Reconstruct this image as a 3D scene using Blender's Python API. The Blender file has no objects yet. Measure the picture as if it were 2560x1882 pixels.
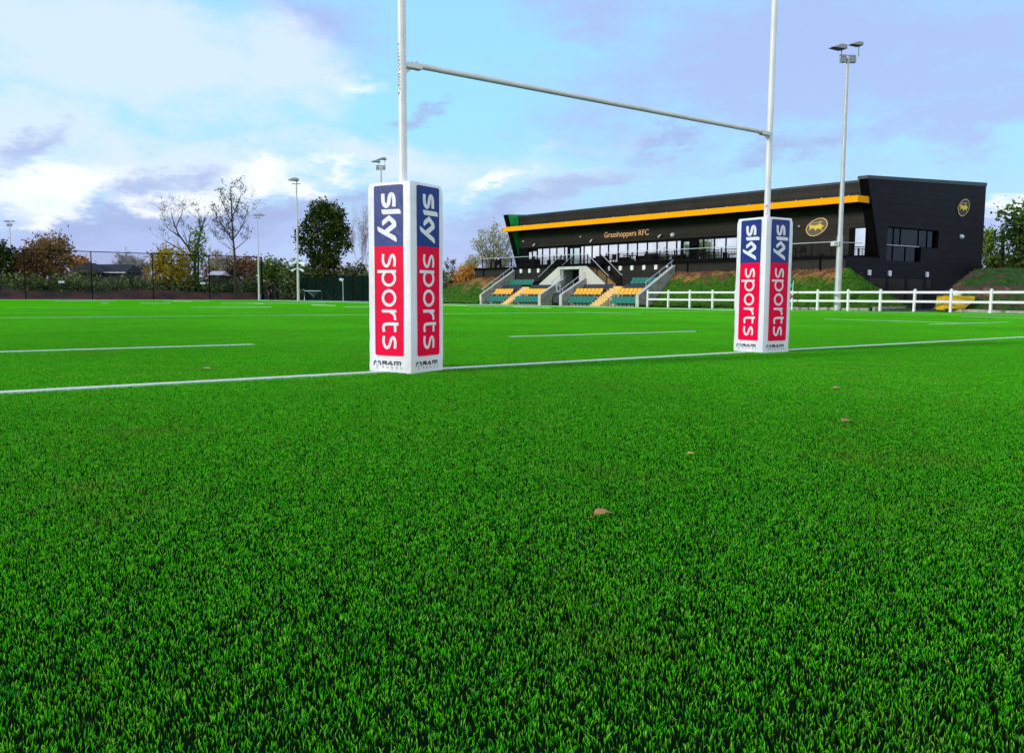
import bpy, bmesh, math, random
import numpy as np
from mathutils import Vector, Matrix
random.seed(7); rng = np.random.default_rng(7)
R = math.radians
scn = bpy.context.scene
C = scn.collection

# ------------------------------------------------------------------ camera
F_PX, PITCH, ROLL, CAM_H = 2106.63, 0.0945563, 0.0056194, 0.7583
cam_d = bpy.data.cameras.new('camera'); cam = bpy.data.objects.new('camera', cam_d); C.objects.link(cam)
cam_d.sensor_width = 36; cam_d.lens = F_PX / 2560 * 36; cam_d.clip_end = 5000; cam_d.clip_start = 0.05
cp, sp, cr, sr = math.cos(PITCH), math.sin(PITCH), math.cos(ROLL), math.sin(ROLL)
vF = Vector((0, cp, -sp)); vU0 = Vector((0, sp, cp)); vR0 = Vector((1, 0, 0))
vR = vR0 * cr + vU0 * sr; vU = -vR0 * sr + vU0 * cr
cam.matrix_world = Matrix(((vR.x, vU.x, -vF.x, 0), (vR.y, vU.y, -vF.y, 0), (vR.z, vU.z, -vF.z, CAM_H), (0, 0, 0, 1)))
scn.camera = cam

def at(px, py, Y):
    """world point at depth Y seen in the photograph (2560 x 1882) at px, py"""
    d = vF + vR * ((px - 1280) / F_PX) - vU * ((py - 941) / F_PX)
    t = Y / d.y
    return Vector((d.x * t, Y, CAM_H + d.z * t))
def azel(px, py):
    d = (vF + vR * ((px - 1280) / F_PX) - vU * ((py - 941) / F_PX)).normalized()
    return math.degrees(math.atan2(d.x, d.y)), math.degrees(math.asin(d.z))
def lin(r, g, b):
    f = lambda c: (c / 255 / 12.92) if c / 255 <= 0.04045 else ((c / 255 + 0.055) / 1.055) ** 2.4
    return (f(r), f(g), f(b))

# ------------------------------------------------------------------ node helper
class NT:
    def __init__(s, nt): s.nt = nt; s.n = nt.nodes; s.l = nt.links
    def new(s, t, **k):
        n = s.n.new(t)
        for a, v in k.items(): setattr(n, a, v)
        return n
    def put(s, sock, v):
        if isinstance(v, bpy.types.NodeSocket): s.l.new(v, sock)
        else: sock.default_value = v
    def m(s, op, a, b=0.0, c=None, clamp=False):
        n = s.new('ShaderNodeMath', operation=op, use_clamp=clamp)
        s.put(n.inputs[0], a); s.put(n.inputs[1], b)
        if c is not None: s.put(n.inputs[2], c)
        return n.outputs[0]
    def mix(s, f, a, b):
        n = s.new('ShaderNodeMix', data_type='RGBA'); s.put(n.inputs[0], f)
        s.put(n.inputs[6], a if isinstance(a, bpy.types.NodeSocket) else (*a[:3], 1)); s.put(n.inputs[7], b if isinstance(b, bpy.types.NodeSocket) else (*b[:3], 1))
        return n.outputs[2]
    def smooth(s, v, lo, hi, t0=0.0, t1=1.0):
        n = s.new('ShaderNodeMapRange', interpolation_type='SMOOTHSTEP'); s.put(n.inputs[0], v)
        n.inputs[1].default_value = lo; n.inputs[2].default_value = hi; n.inputs[3].default_value = t0; n.inputs[4].default_value = t1
        return n.outputs[0]
    def noise(s, vec, scale, detail=4, rough=0.55, dist=0.0):
        n = s.new('ShaderNodeTexNoise'); s.put(n.inputs['Vector'], vec)
        n.inputs['Scale'].default_value = scale; n.inputs['Detail'].default_value = detail; n.inputs['Roughness'].default_value = rough
        n.inputs['Distortion'].default_value = dist
        return n.outputs[0]
    def ramp(s, v, stops):
        n = s.new('ShaderNodeValToRGB'); s.put(n.inputs[0], v); e = n.color_ramp.elements
        while len(e) < len(stops): e.new(0.5)
        for k, (p, c) in enumerate(stops): e[k].position = p; e[k].color = (*c, 1)
        return n.outputs[0]

# ------------------------------------------------------------------ light
SUN_AZ, SUN_EL = math.atan2(-0.88, -0.47), R(15)
world = bpy.data.worlds.new('World'); scn.world = world; world.use_nodes = True
w = NT(world.node_tree); w.n.clear()
SKY_GAIN = 1.0
tc = w.new('ShaderNodeTexCoord'); sep = w.new('ShaderNodeSeparateXYZ'); w.l.new(tc.outputs['Generated'], sep.inputs[0])
vx, vy, vz = sep.outputs
az = w.m('MULTIPLY', w.m('ARCTAN2', vx, vy), 57.29578); el = w.m('MULTIPLY', w.m('ARCSINE', vz), 57.29578)
cvec = w.new('ShaderNodeCombineXYZ'); w.put(cvec.inputs[0], vx); w.put(cvec.inputs[1], vy); w.put(cvec.inputs[2], w.m('MULTIPLY', vz, 2.4))
n1 = w.noise(cvec.outputs[0], 3.2, 8, 0.55, 0.3); n2 = w.noise(cvec.outputs[0], 9.0, 8, 0.6, 0.4); n3 = w.noise(cvec.outputs[0], 26, 6, 0.6)
nn = w.m('ADD', w.m('MULTIPLY', w.m('SUBTRACT', n1, 0.5), 1.0), w.m('ADD', w.m('MULTIPLY', w.m('SUBTRACT', n2, 0.5), 1.1), w.m('MULTIPLY', w.m('SUBTRACT', n3, 0.5), 0.7)))
wv1 = w.new('ShaderNodeVectorMath', operation='ADD'); w.put(wv1.inputs[0], cvec.outputs[0]); wv1.inputs[1].default_value = (5.3, 1.7, 2.1)
azw = w.m('ADD', az, w.m('ADD', w.m('MULTIPLY', w.m('SUBTRACT', w.noise(wv1.outputs[0], 4.5, 9, 0.58), 0.5), 13.0), w.m('MULTIPLY', w.m('SUBTRACT', w.noise(wv1.outputs[0], 30, 6, 0.6), 0.5), 3.0)))
elw = w.m('ADD', el, w.m('MULTIPLY', w.m('SUBTRACT', w.noise(wv1.outputs[0], 8.0, 10, 0.66), 0.5), 6.5))
def blob(px, py, rx, ry, rot=0, s=1.0): return blobA(*azel(px, py), rx / 36.8, ry / 36.8, rot, s)
def blobA(a0, e0, ra, re, rot=0, s=1.0):
    az, el = azw, elw
    c, q = math.cos(R(rot)), math.sin(R(rot))
    da = w.m('SUBTRACT', az, a0); de = w.m('SUBTRACT', el, e0)
    x = w.m('DIVIDE', w.m('ADD', w.m('MULTIPLY', da, c), w.m('MULTIPLY', de, q)), ra)
    y = w.m('DIVIDE', w.m('SUBTRACT', w.m('MULTIPLY', de, c), w.m('MULTIPLY', da, q)), re)
    d = w.m('SQRT', w.m('ADD', w.m('MULTIPLY', x, x), w.m('MULTIPLY', y, y)))
    return w.m('MULTIPLY', w.m('SUBTRACT', 1.0, d), s)
def layer(blobs, amp, lo, hi, mx=1.0):
    v = blobs[0]
    for b in blobs[1:]: v = w.m('MAXIMUM', v, b)
    return w.smooth(w.m('ADD', v, w.m('MULTIPLY', nn, amp)), lo, hi, 0, mx)
elr = w.smooth(el, -4, 60)
elr = w.m('DIVIDE', w.m('ADD', el, 5.0), 95.0, clamp=True)
base = w.ramp(elr, [(0.0, lin(185, 196, 232)), (0.07, lin(180, 196, 236)), (0.115, lin(170, 214, 245)), (0.17, lin(156, 220, 252)), (0.25, lin(152, 211, 254)), (0.33, lin(160, 200, 250)), (0.6, lin(140, 180, 240)), (1.0, lin(120, 160, 230))])
lav = layer([blob(2050, 160, 760, 300, 0), blob(1500, 30, 260, 110, -10, 0.9), blob(2400, 290, 300, 90, 12), blob(820, 40, 260, 100, -10, 0.8), blob(650, 560, 520, 110, 0, 1.0), blob(250, 620, 500, 110), blob(1250, 620, 420, 150), blob(2500, 620, 260, 110), blob(1750, 560, 400, 90)], 0.8, -0.05, 0.8, 0.80)
col = w.mix(lav, base, lin(167, 180, 230))
haze_w = layer([blob(330, 130, 560, 200, -8), blob(700, 150, 260, 130, -20), blob(120, 330, 420, 150), blob(450, 400, 600, 90, 0, 0.9), blob(950, 400, 420, 70, -8, 0.9), blob(1300, 430, 200, 60, 0, 0.6), blob(1450, 460, 190, 70, 20, 0.5)], 0.75, -0.1, 0.75, 0.80)
col = w.mix(haze_w, col, lin(218, 229, 248))
cumu = layer([blob(215, 475, 230, 62, 14), blob(120, 530, 130, 26, 8), blob(640, 440, 170, 70, 8), blob(470, 505, 170, 36, 4), blob(730, 480, 120, 30), blob(820, 420, 110, 30, -12, .8), blob(1230, 455, 150, 28, 12, 0.8), blob(2495, 505, 110, 50, 10), blob(890, 200, 90, 40, 0, 0.5), blobA(-85, 12, 28, 14, 0, 1.3), blobA(125, 30, 55, 28, 0, 1.4), blobA(178, 35, 50, 22, 0, 1.2), blobA(75, 25, 25, 16, 0, 1.1)], 0.8, 0.0, 0.75, 0.86)  # blobs to the right and behind are unseen cloud added to fill shaded faces
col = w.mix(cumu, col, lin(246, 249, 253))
dark = layer([blob(150, 380, 110, 42, 35), blob(420, 455, 120, 42, 22), blob(1950, 370, 230, 48, 8), blob(1100, 280, 80, 24, 30, 0.8), blob(1480, 465, 170, 50, 18), blob(1330, 510, 260, 40, 8), blob(850, 500, 240, 44, 6), blob(620, 545, 300, 40, 4, .9), blob(1700, 345, 130, 26, 25, 0.6), blob(280, 560, 200, 46, 4, 0.9)], 0.6, -0.05, 0.8, 0.68)
col = w.mix(dark, col, lin(156, 169, 216))
back = layer([blobA(135, 30, 52, 30, 0, 1.3), blobA(172, 45, 45, 28, 0, 1.2), blobA(118, 14, 40, 16, 0, 1.1), blobA(-118, 18, 24, 16, 0, 1.1)], 0.6, 0.05, 0.7, 1.0)  # over-bright unseen cloud behind the viewer, added to lift the shaded pad faces
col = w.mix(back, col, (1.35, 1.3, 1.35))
sky = w.new('ShaderNodeTexSky', sky_type='NISHITA'); sky.sun_disc = False; sky.sun_elevation = SUN_EL; sky.sun_rotation = SUN_AZ % (2 * math.pi)
bgA = w.new('ShaderNodeBackground'); w.l.new(sky.outputs[0], bgA.inputs[0]); bgA.inputs[1].default_value = 0.08
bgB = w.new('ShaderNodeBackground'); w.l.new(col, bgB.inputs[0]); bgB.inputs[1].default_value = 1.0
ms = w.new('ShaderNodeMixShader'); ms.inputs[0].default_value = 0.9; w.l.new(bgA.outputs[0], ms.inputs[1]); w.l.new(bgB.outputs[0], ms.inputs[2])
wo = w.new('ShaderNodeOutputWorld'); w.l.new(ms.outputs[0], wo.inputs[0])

sd = bpy.data.lights.new('sun', 'SUN'); sd.energy = 1.75; sd.angle = R(8); sd.color = (1.0, 0.93, 0.80)
so = bpy.data.objects.new('sun', sd); C.objects.link(so)
sdir = Vector((math.sin(SUN_AZ) * math.cos(SUN_EL), math.cos(SUN_AZ) * math.cos(SUN_EL), math.sin(SUN_EL)))
so.rotation_euler = sdir.to_track_quat('Z', 'Y').to_euler()
scn.view_settings.view_transform = 'Standard'; scn.view_settings.look = 'None'; scn.view_settings.exposure = 0.3; scn.view_settings.gamma = 1.0
scn.view_settings.use_curve_mapping = False
scn.render.engine = 'CYCLES'
scn.cycles.max_bounces = 6; scn.cycles.diffuse_bounces = 3; scn.cycles.transparent_max_bounces = 16
scn.cycles.caustics_reflective = False; scn.cycles.caustics_refractive = False

# ------------------------------------------------------------------ materials
MATS = {}
def mat(name, c, rough=0.6, amt=0.12, scale=6.0, metal=0.0, bump=0.0, spec=0.5, c2=None, lo=0.35, hi=0.65, coord='Object', dirt=None, dirt_scale=0.7):
    m = bpy.data.materials.new(name); m.use_nodes = True; t = NT(m.node_tree); b = m.node_tree.nodes['Principled BSDF']
    tcn = t.new('ShaderNodeTexCoord')
    if coord == 'World': v = t.new('ShaderNodeNewGeometry').outputs['Position']
    else: v = tcn.outputs[coord]
    f = t.noise(v, scale, 5, 0.6)
    c2 = c2 or tuple(x * (1 - amt) for x in c); c1 = c if c2 is not None and amt == 0 else tuple(min(1, x * (1 + amt * 0.6)) for x in c)
    colr = t.mix(t.smooth(f, lo, hi), c1, c2)
    if dirt: colr = t.mix(t.smooth(t.noise(v, dirt_scale, 7, 0.7), 0.48, 0.75, 0, 0.7), colr, dirt)
    t.put(b.inputs['Base Color'], colr); b.inputs['Roughness'].default_value = rough; b.inputs['Metallic'].default_value = metal
    b.inputs['Specular IOR Level'].default_value = spec
    if bump:
        bn = t.new('ShaderNodeBump'); bn.inputs['Strength'].default_value = bump; bn.inputs['Distance'].default_value = 0.02
        t.put(bn.inputs['Height'], t.noise(v, scale * 3, 6, 0.65)); t.l.new(bn.outputs[0], b.inputs['Normal'])
    MATS[name] = m; return m

def cladding(name, c, pw, ph, gap, rough=0.45):
    m = bpy.data.materials.new(name); m.use_nodes = True; t = NT(m.node_tree); b = m.node_tree.nodes['Principled BSDF']
    uv = t.new('ShaderNodeUVMap'); br = t.new('ShaderNodeTexBrick'); t.l.new(uv.outputs[0], br.inputs['Vector'])
    br.offset = 0.5; br.squash = 1.0
    br.inputs['Scale'].default_value = 1.0; br.inputs['Brick Width'].default_value = pw; br.inputs['Row Height'].default_value = ph
    br.inputs['Mortar Size'].default_value = gap; br.inputs['Mortar Smooth'].default_value = 0.1; br.inputs['Bias'].default_value = 0.0
    br.inputs['Color1'].default_value = (*c, 1); br.inputs['Color2'].default_value = (*[x * 0.70 for x in c], 1); br.inputs['Mortar'].default_value = (*[x * 0.4 for x in c], 1)
    f = t.smooth(t.noise(uv.outputs[0], 0.8, 4), 0.3, 0.7, 0.85, 1.15)
    mx = t.new('ShaderNodeMix', data_type='RGBA', blend_type='MULTIPLY'); mx.inputs[0].default_value = 1; t.l.new(br.outputs['Color'], mx.inputs[6])
    cb = t.new('ShaderNodeCombineColor'); [t.put(cb.inputs[k], f) for k in range(3)]; t.l.new(cb.outputs[0], mx.inputs[7])
    t.l.new(mx.outputs[2], b.inputs['Base Color']); b.inputs['Roughness'].default_value = rough; b.inputs['Specular IOR Level'].default_value = 0.12
    bn = t.new('ShaderNodeBump'); bn.inputs['Strength'].default_value = 0.4; bn.inputs['Distance'].default_value = 0.03; bn.invert = True
    t.l.new(br.outputs['Fac'], bn.inputs['Height']); t.l.new(bn.outputs[0], b.inputs['Normal'])
    MATS[name] = m; return m

mat('white_paint', (0.80, 0.80, 0.78), 0.35, 0.05, 3, dirt=(0.62, 0.62, 0.58), dirt_scale=1.5)
mat('fence_white', (0.82, 0.83, 0.78), 0.45, 0.04, 8, dirt=(0.6, 0.62, 0.5), dirt_scale=2.5)
mat('grey_steel', (0.42, 0.43, 0.44), 0.45, 0.1, 4, metal=0.3)
mat('mast_steel', (0.52, 0.54, 0.53), 0.5, 0.08, 2.0, metal=0.2)
mat('dark_steel', (0.004, 0.004, 0.005), 0.5, 0.1, 4, spec=0.1)
mat('black_post', (0.003, 0.005, 0.004), 0.6, 0.1, 4, spec=0.1)
mat('lamp_black', (0.01, 0.01, 0.015), 0.25)
mat('lamp_case', (0.24, 0.25, 0.26), 0.4, 0.08, 3)
mat('handrail', (0.62, 0.63, 0.66), 0.35, 0.05, 5, metal=0.2)
cladding('clad_front', (0.024, 0.021, 0.017), 3.0, 0.60, 0.025)
cladding('clad_podium', (0.026, 0.023, 0.019), 2.4, 0.55, 0.025)
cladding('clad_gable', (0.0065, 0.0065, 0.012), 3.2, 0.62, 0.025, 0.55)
cladding('clad_parapet', (0.030, 0.026, 0.020), 2.6, 0.48, 0.025)
cladding('clad_green', (0.03, 0.50, 0.10), 3.0, 0.62, 0.02, 0.5)
mat('black_trim', (0.002, 0.002, 0.002), 0.6, spec=0.05)
mat('flashing', (0.03, 0.04, 0.05), 0.4, 0.2, 2, spec=0.3)
mat('fascia_yellow', (1.0, 0.40, 0.0), 0.6, 0.02, 1.0, spec=0.05)
mat('roof_membrane', (0.10, 0.10, 0.11), 0.8)
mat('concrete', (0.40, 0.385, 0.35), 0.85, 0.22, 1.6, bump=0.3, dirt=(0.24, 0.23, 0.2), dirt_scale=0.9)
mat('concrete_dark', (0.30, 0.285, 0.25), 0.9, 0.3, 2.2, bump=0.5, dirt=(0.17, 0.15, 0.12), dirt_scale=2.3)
mat('render_cream', (0.60, 0.57, 0.50), 0.8, 0.05, 1.0)
mat('step_yellow', (0.80, 0.52, 0.20), 0.75, 0.1, 3)
mat('kerb_stone', (0.42, 0.40, 0.33), 0.9, 0.3, 2.5, bump=0.4, dirt=(0.2, 0.17, 0.11), dirt_scale=1.0)
mat('seat_green', (0.006, 0.17, 0.105), 0.35, 0.1, 3)
mat('seat_yellow', (1.0, 0.46, 0.0), 0.4, 0.06, 3)
mat('seat_black', (0.022, 0.018, 0.02), 0.35, 0.1, 3)
mat('letter_orange', (0.95, 0.48, 0.22), 0.4, 0.05, 3)
mat('emblem_ring', (0.62, 0.42, 0.16), 0.35, 0.1, 3, metal=0.3)
mat('emblem_disc', (0.10, 0.07, 0.045), 0.5, 0.15, 2)
mat('emblem_disc_dark', (0.012, 0.009, 0.010), 0.5, 0.15, 2)
mat('emblem_yellow', (0.80, 0.58, 0.01), 0.4, 0.12, 2.5)
mat('emblem_wing', (0.52, 0.36, 0.18), 0.4, 0.12, 2.5)
mat('sign_green', (0.01, 0.35, 0.16), 0.4, 0.05)
mat('print_red', (0.90, 0.0, 0.05), 0.4, 0.10, 2.2, spec=0.08)
mat('print_blue', (0.010, 0.036, 0.22), 0.35, 0.15, 2.2, spec=0.25)
mat('print_white', (0.80, 0.80, 0.80), 0.4, 0.03)
mat('print_black', (0.015, 0.015, 0.02), 0.5, 0.03)
mat('print_grey', (0.22, 0.22, 0.24), 0.5, 0.03)
mat('asphalt', (0.045, 0.045, 0.05), 0.9, 0.25, 4, bump=0.3)
mat('bin_yellow', (0.80, 0.50, 0.004), 0.5, 0.1, 1.5, dirt=(0.35, 0.2, 0.03), dirt_scale=2)
mat('sack_lime', (0.62, 0.78, 0.42), 0.6, 0.15, 2)
mat('bark', (0.055, 0.045, 0.034), 0.95, 0.3, 5)
mat('bark_pale', (0.30, 0.27, 0.24), 0.95, 0.2, 5)
mat('timber_roof', (0.022, 0.022, 0.026), 0.8, 0.3, 1.5)
mat('shed_wall', (0.05, 0.04, 0.035), 0.9, 0.3, 2)
mat('shed_white', (0.7, 0.7, 0.7), 0.7, 0.1, 2)
mat('plastic_wrap', (0.70, 0.56, 0.55), 0.5, 0.3, 1.5, c2=(0.5, 0.12, 0.14), lo=0.5, hi=0.6)
mat('brick_red', (0.20, 0.05, 0.03), 0.9, 0.3, 2)
mat('stake', (0.55, 0.55, 0.45), 0.8, 0.1)
mat('cloth_black', (0.015, 0.012, 0.016), 0.9)
mat('skin', (0.50, 0.28, 0.20), 0.6, 0.05)
mat('hair', (0.03, 0.015, 0.01), 0.7)
mat('paper', (0.75, 0.7, 0.65), 0.7, 0.02)
mat('flag_red', (0.7, 0.04, 0.03), 0.6)
mat('concrete_pale', (0.55, 0.53, 0.48), 0.85, 0.12, 2.0)

def glass_mat(name, tint, met, rough=0.03):
    m = bpy.data.materials.new(name); m.use_nodes = True; t = NT(m.node_tree); b = m.node_tree.nodes['Principled BSDF']
    v = t.new('ShaderNodeTexCoord').outputs['Object']
    t.put(b.inputs['Base Color'], t.mix(t.smooth(t.noise(v, 0.7, 2), 0.4, 0.6), tint, tuple(x * 0.88 for x in tint)))
    b.inputs['Metallic'].default_value = met; b.inputs['Roughness'].default_value = rough
    bn = t.new('ShaderNodeBump'); bn.inputs['Strength'].default_value = 0.04; bn.inputs['Distance'].default_value = 0.05
    t.put(bn.inputs['Height'], t.noise(v, 0.9, 2)); t.l.new(bn.outputs[0], b.inputs['Normal'])
    MATS[name] = m
glass_mat('window_glass', (0.86, 0.86, 0.90), 1.0)
glass_mat('door_glass', (0.62, 0.74, 0.72), 1.0)
glass_mat('dark_glass', (0.022, 0.025, 0.028), 1.0)

def vinyl():
    m = mat('pad_vinyl', (0.84, 0.845, 0.86), 0.38, 0.03, 1.0, dirt=(0.70, 0.70, 0.62), dirt_scale=2.0)
    t = NT(m.node_tree); b = m.node_tree.nodes['Principled BSDF']; v = t.new('ShaderNodeTexCoord').outputs['Object']
    mp = t.new('ShaderNodeMapping'); mp.inputs['Scale'].default_value = (3, 3, 5); t.l.new(v, mp.inputs[0])
    bn = t.new('ShaderNodeBump'); bn.inputs['Strength'].default_value = 0.3; bn.inputs['Distance'].default_value = 0.02
    t.put(bn.inputs['Height'], t.noise(mp.outputs[0], 1.6, 4, 0.6, 0.8)); t.l.new(bn.outputs[0], b.inputs['Normal'])
vinyl()
for k in ('print_red', 'print_blue', 'print_white'):
    t = NT(MATS[k].node_tree); b = MATS[k].node_tree.nodes['Principled BSDF']; v = t.new('ShaderNodeTexCoord').outputs['Object']
    bn = t.new('ShaderNodeBump'); bn.inputs['Strength'].default_value = 0.22; bn.inputs['Distance'].default_value = 0.02
    t.put(bn.inputs['Height'], t.noise(v, 5, 3, 0.5, 0.8)); t.l.new(bn.outputs[0], b.inputs['Normal'])

def leaf_mat(name, ca, cb, cc=None, trans=0.25):
    m = bpy.data.materials.new(name); m.use_nodes = True; t = NT(m.node_tree); t.n.clear()
    pos = t.new('ShaderNodeNewGeometry').outputs['Position']
    at_ = t.new('ShaderNodeAttribute', attribute_name='tint')
    f = t.m('ADD', t.m('MULTIPLY', at_.outputs['Fac'], 0.6), t.m('MULTIPLY', t.noise(pos, 0.9, 3), 0.45))
    st = [(0.15, ca), (0.75, cb)] if cc is None else [(0.1, ca), (0.5, cb), (0.85, cc)]
    cl = t.ramp(f, st)
    d = t.new('ShaderNodeBsdfDiffuse'); t.l.new(cl, d.inputs[0]); tr = t.new('ShaderNodeBsdfTranslucent'); t.l.new(cl, tr.inputs[0])
    mx = t.new('ShaderNodeMixShader'); mx.inputs[0].default_value = trans; t.l.new(d.outputs[0], mx.inputs[1]); t.l.new(tr.outputs[0], mx.inputs[2])
    o = t.new('ShaderNodeOutputMaterial'); t.l.new(mx.outputs[0], o.inputs[0]); MATS[name] = m
leaf_mat('leaf_dark', (0.007, 0.018, 0.005), (0.03, 0.055, 0.012), (0.17, 0.19, 0.03))
leaf_mat('leaf_green', (0.03, 0.08, 0.015), (0.12, 0.20, 0.03), (0.34, 0.40, 0.08))
leaf_mat('leaf_yellow', (0.08, 0.075, 0.010), (0.34, 0.26, 0.03), (0.66, 0.44, 0.05))
leaf_mat('leaf_brown', (0.055, 0.045, 0.02), (0.22, 0.13, 0.05), (0.52, 0.28, 0.11))
leaf_mat('leaf_orange', (0.25, 0.12, 0.03), (0.65, 0.28, 0.06), (0.75, 0.55, 0.16))
leaf_mat('leaf_pale', (0.28, 0.28, 0.16), (0.42, 0.42, 0.20), (0.60, 0.56, 0.30))
leaf_mat('leaf_scrub', (0.02, 0.045, 0.014), (0.09, 0.13, 0.04), (0.40, 0.42, 0.18))
leaf_mat('leaf_russet', (0.10, 0.05, 0.025), (0.28, 0.13, 0.06), (0.48, 0.30, 0.14))
leaf_mat('twig_grey', (0.30, 0.27, 0.27), (0.40, 0.36, 0.35), (0.55, 0.50, 0.45))

# ------------------------------------------------------------------ mesh builder
class Frame:
    """skewed frame: local (a, w, z) -> world"""
    def __init__(s, o, a, w): s.o, s.a, s.w = Vector((*o, 0)), Vector((*a, 0)), Vector((*w, 0))
    def __call__(s, p): return s.o + s.a * p[0] + s.w * p[1] + Vector((0, 0, p[2]))
def unit(x, y): l = math.hypot(x, y); return (x / l, y / l)
ID = lambda p: Vector(p)
BA, BW = unit(0.651, -0.7615), unit(0.833, 0.553)
BF = Frame((22.5, 57.4), BA, BW)               # clubhouse frame: a along the front (near end = 0), w back from the podium face
AL = 0.6382221661608493
PG, PN, PL = (math.cos(AL), math.sin(AL)), (-math.sin(AL), math.cos(AL)), (-1.0745, 8.3966)
PF = Frame(PL, PG, PN)                          # pitch frame: g along the goal line from the near post, n up the pitch

class MB:
    def __init__(s, f=ID): s.v = []; s.f = []; s.mi = []; s.m = 0; s.fr = f; s.sm = []
    def add(s, vs, fs, smooth=False):
        k = len(s.v); s.v += [tuple(p) for p in vs]
        for q in fs: s.f.append([i + k for i in q]); s.mi.append(s.m); s.sm.append(smooth)
        return s
    def quad(s, a, b, c, d): return s.add([a, b, c, d], [(0, 1, 2, 3)])
    def box(s, x0, x1, y0, y1, z0, z1):
        return s.add([(x0, y0, z0), (x1, y0, z0), (x1, y1, z0), (x0, y1, z0), (x0, y0, z1), (x1, y0, z1), (x1, y1, z1), (x0, y1, z1)],
                     [(0, 3, 2, 1), (4, 5, 6, 7), (0, 1, 5, 4), (1, 2, 6, 5), (2, 3, 7, 6), (3, 0, 4, 7)])
    def tube(s, pts, r, n=8, caps=True, smooth=True):
        pts = [Vector(p) for p in pts]; rs = r if isinstance(r, (list, tuple)) else [r] * len(pts)
        vs = []; up = Vector((0, 0, 1))
        for i, p in enumerate(pts):
            d = (pts[min(i + 1, len(pts) - 1)] - pts[max(i - 1, 0)]).normalized()
            u = Vector((1, 0, 0)) if abs(d.z) > 0.95 else up
            x = d.cross(u).normalized(); y = x.cross(d)
            for k in range(n):
                t = 2 * math.pi * k / n; vs.append(p + x * math.cos(t) * rs[i] + y * math.sin(t) * rs[i])
        fs = [(i * n + k, i * n + (k + 1) % n, (i + 1) * n + (k + 1) % n, (i + 1) * n + k) for i in range(len(pts) - 1) for k in range(n)]
        s.add(vs, fs, smooth)
        if caps:
            b = len(s.v) - len(vs); s.f.append([b + k for k in range(n)][::-1]); s.mi.append(s.m); s.sm.append(False)
            b += (len(pts) - 1) * n; s.f.append([b + k for k in range(n)]); s.mi.append(s.m); s.sm.append(False)
        return s
    def prism(s, poly, to3, th):
        """poly: 2-D points; to3(x, y, d) -> local 3-D point at depth d"""
        n = len(poly); vs = [to3(x, y, 0) for x, y in poly] + [to3(x, y, th) for x, y in poly]
        return s.add(vs, [tuple(range(n))[::-1], tuple(range(n, 2 * n))] + [(i, (i + 1) % n, n + (i + 1) % n, n + i) for i in range(n)])
    def build(s, name, mats, parent=None, loc=None):
        if isinstance(mats, str): mats = [mats]
        me = bpy.data.meshes.new(name)
        wv = [Vector(s.fr(p)) for p in s.v]
        o = bpy.data.objects.new(name, me); C.objects.link(o)
        org = Vector((0, 0, 0))
        if parent is not None: o.parent = parent; org = parent_origin(parent)
        elif loc is not None: org = Vector(loc); o.location = org
        me.from_pydata([tuple(p - org) for p in wv], [], s.f)
        for m_ in mats: me.materials.append(MATS[m_])
        me.polygons.foreach_set('material_index', s.mi); me.polygons.foreach_set('use_smooth', s.sm)
        uv = me.uv_layers.new(name='UVMap'); data = []
        for q in s.f:
            p0, p1, p2 = Vector(s.v[q[0]]), Vector(s.v[q[1]]), Vector(s.v[q[2]])
            nrm = (p1 - p0).cross(p2 - p0); ax = max(range(3), key=lambda k: abs(nrm[k]))
            for i in q:
                p = s.v[i]; data += {0: (p[1], p[2]), 1: (p[0], p[2]), 2: (p[0], p[1])}[ax]
        uv.data.foreach_set('uv', data); me.update(); me.validate()
        bm = bmesh.new(); bm.from_mesh(me); bmesh.ops.recalc_face_normals(bm, faces=bm.faces); bm.to_mesh(me); bm.free()
        if any(s.sm): me.set_sharp_from_angle(angle=R(42))
        return o
ORG = {}
def parent_origin(p):
    o = Vector((0, 0, 0))
    while p is not None: o += Vector(p.location); p = p.parent
    return o
def tag(o, label=None, cat=None, group=None, kind=None):
    if label: o['label'] = label
    if cat: o['category'] = cat
    if group: o['group'] = group
    if kind: o['kind'] = kind
    return o
def thing(name, label, cat, loc=(0, 0, 0), group=None):
    o = bpy.data.objects.new(name, None); C.objects.link(o); o.location = loc; o.empty_display_size = 0.3
    return tag(o, label, cat, group)
def shade_bevel(o, wd, seg=2):
    m = o.modifiers.new('bevel', 'BEVEL'); m.width = wd; m.segments = seg; m.limit_method = 'ANGLE'; return o

# ------------------------------------------------------------------ ground, pitch
mb = MB(); mb.add([(-1500, -400, -0.06), (1500, -400, -0.06), (1500, 2600, -0.06), (-1500, 2600, -0.06)], [(0, 1, 2, 3)])
mat('field_grass', (0.05, 0.10, 0.03), 0.95, 0.3, 0.05, c2=(0.10, 0.09, 0.04), coord='World')
tag(mb.build('ground', 'field_grass'), 'dull grass field running to the horizon beyond the pitch', kind='structure')

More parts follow.
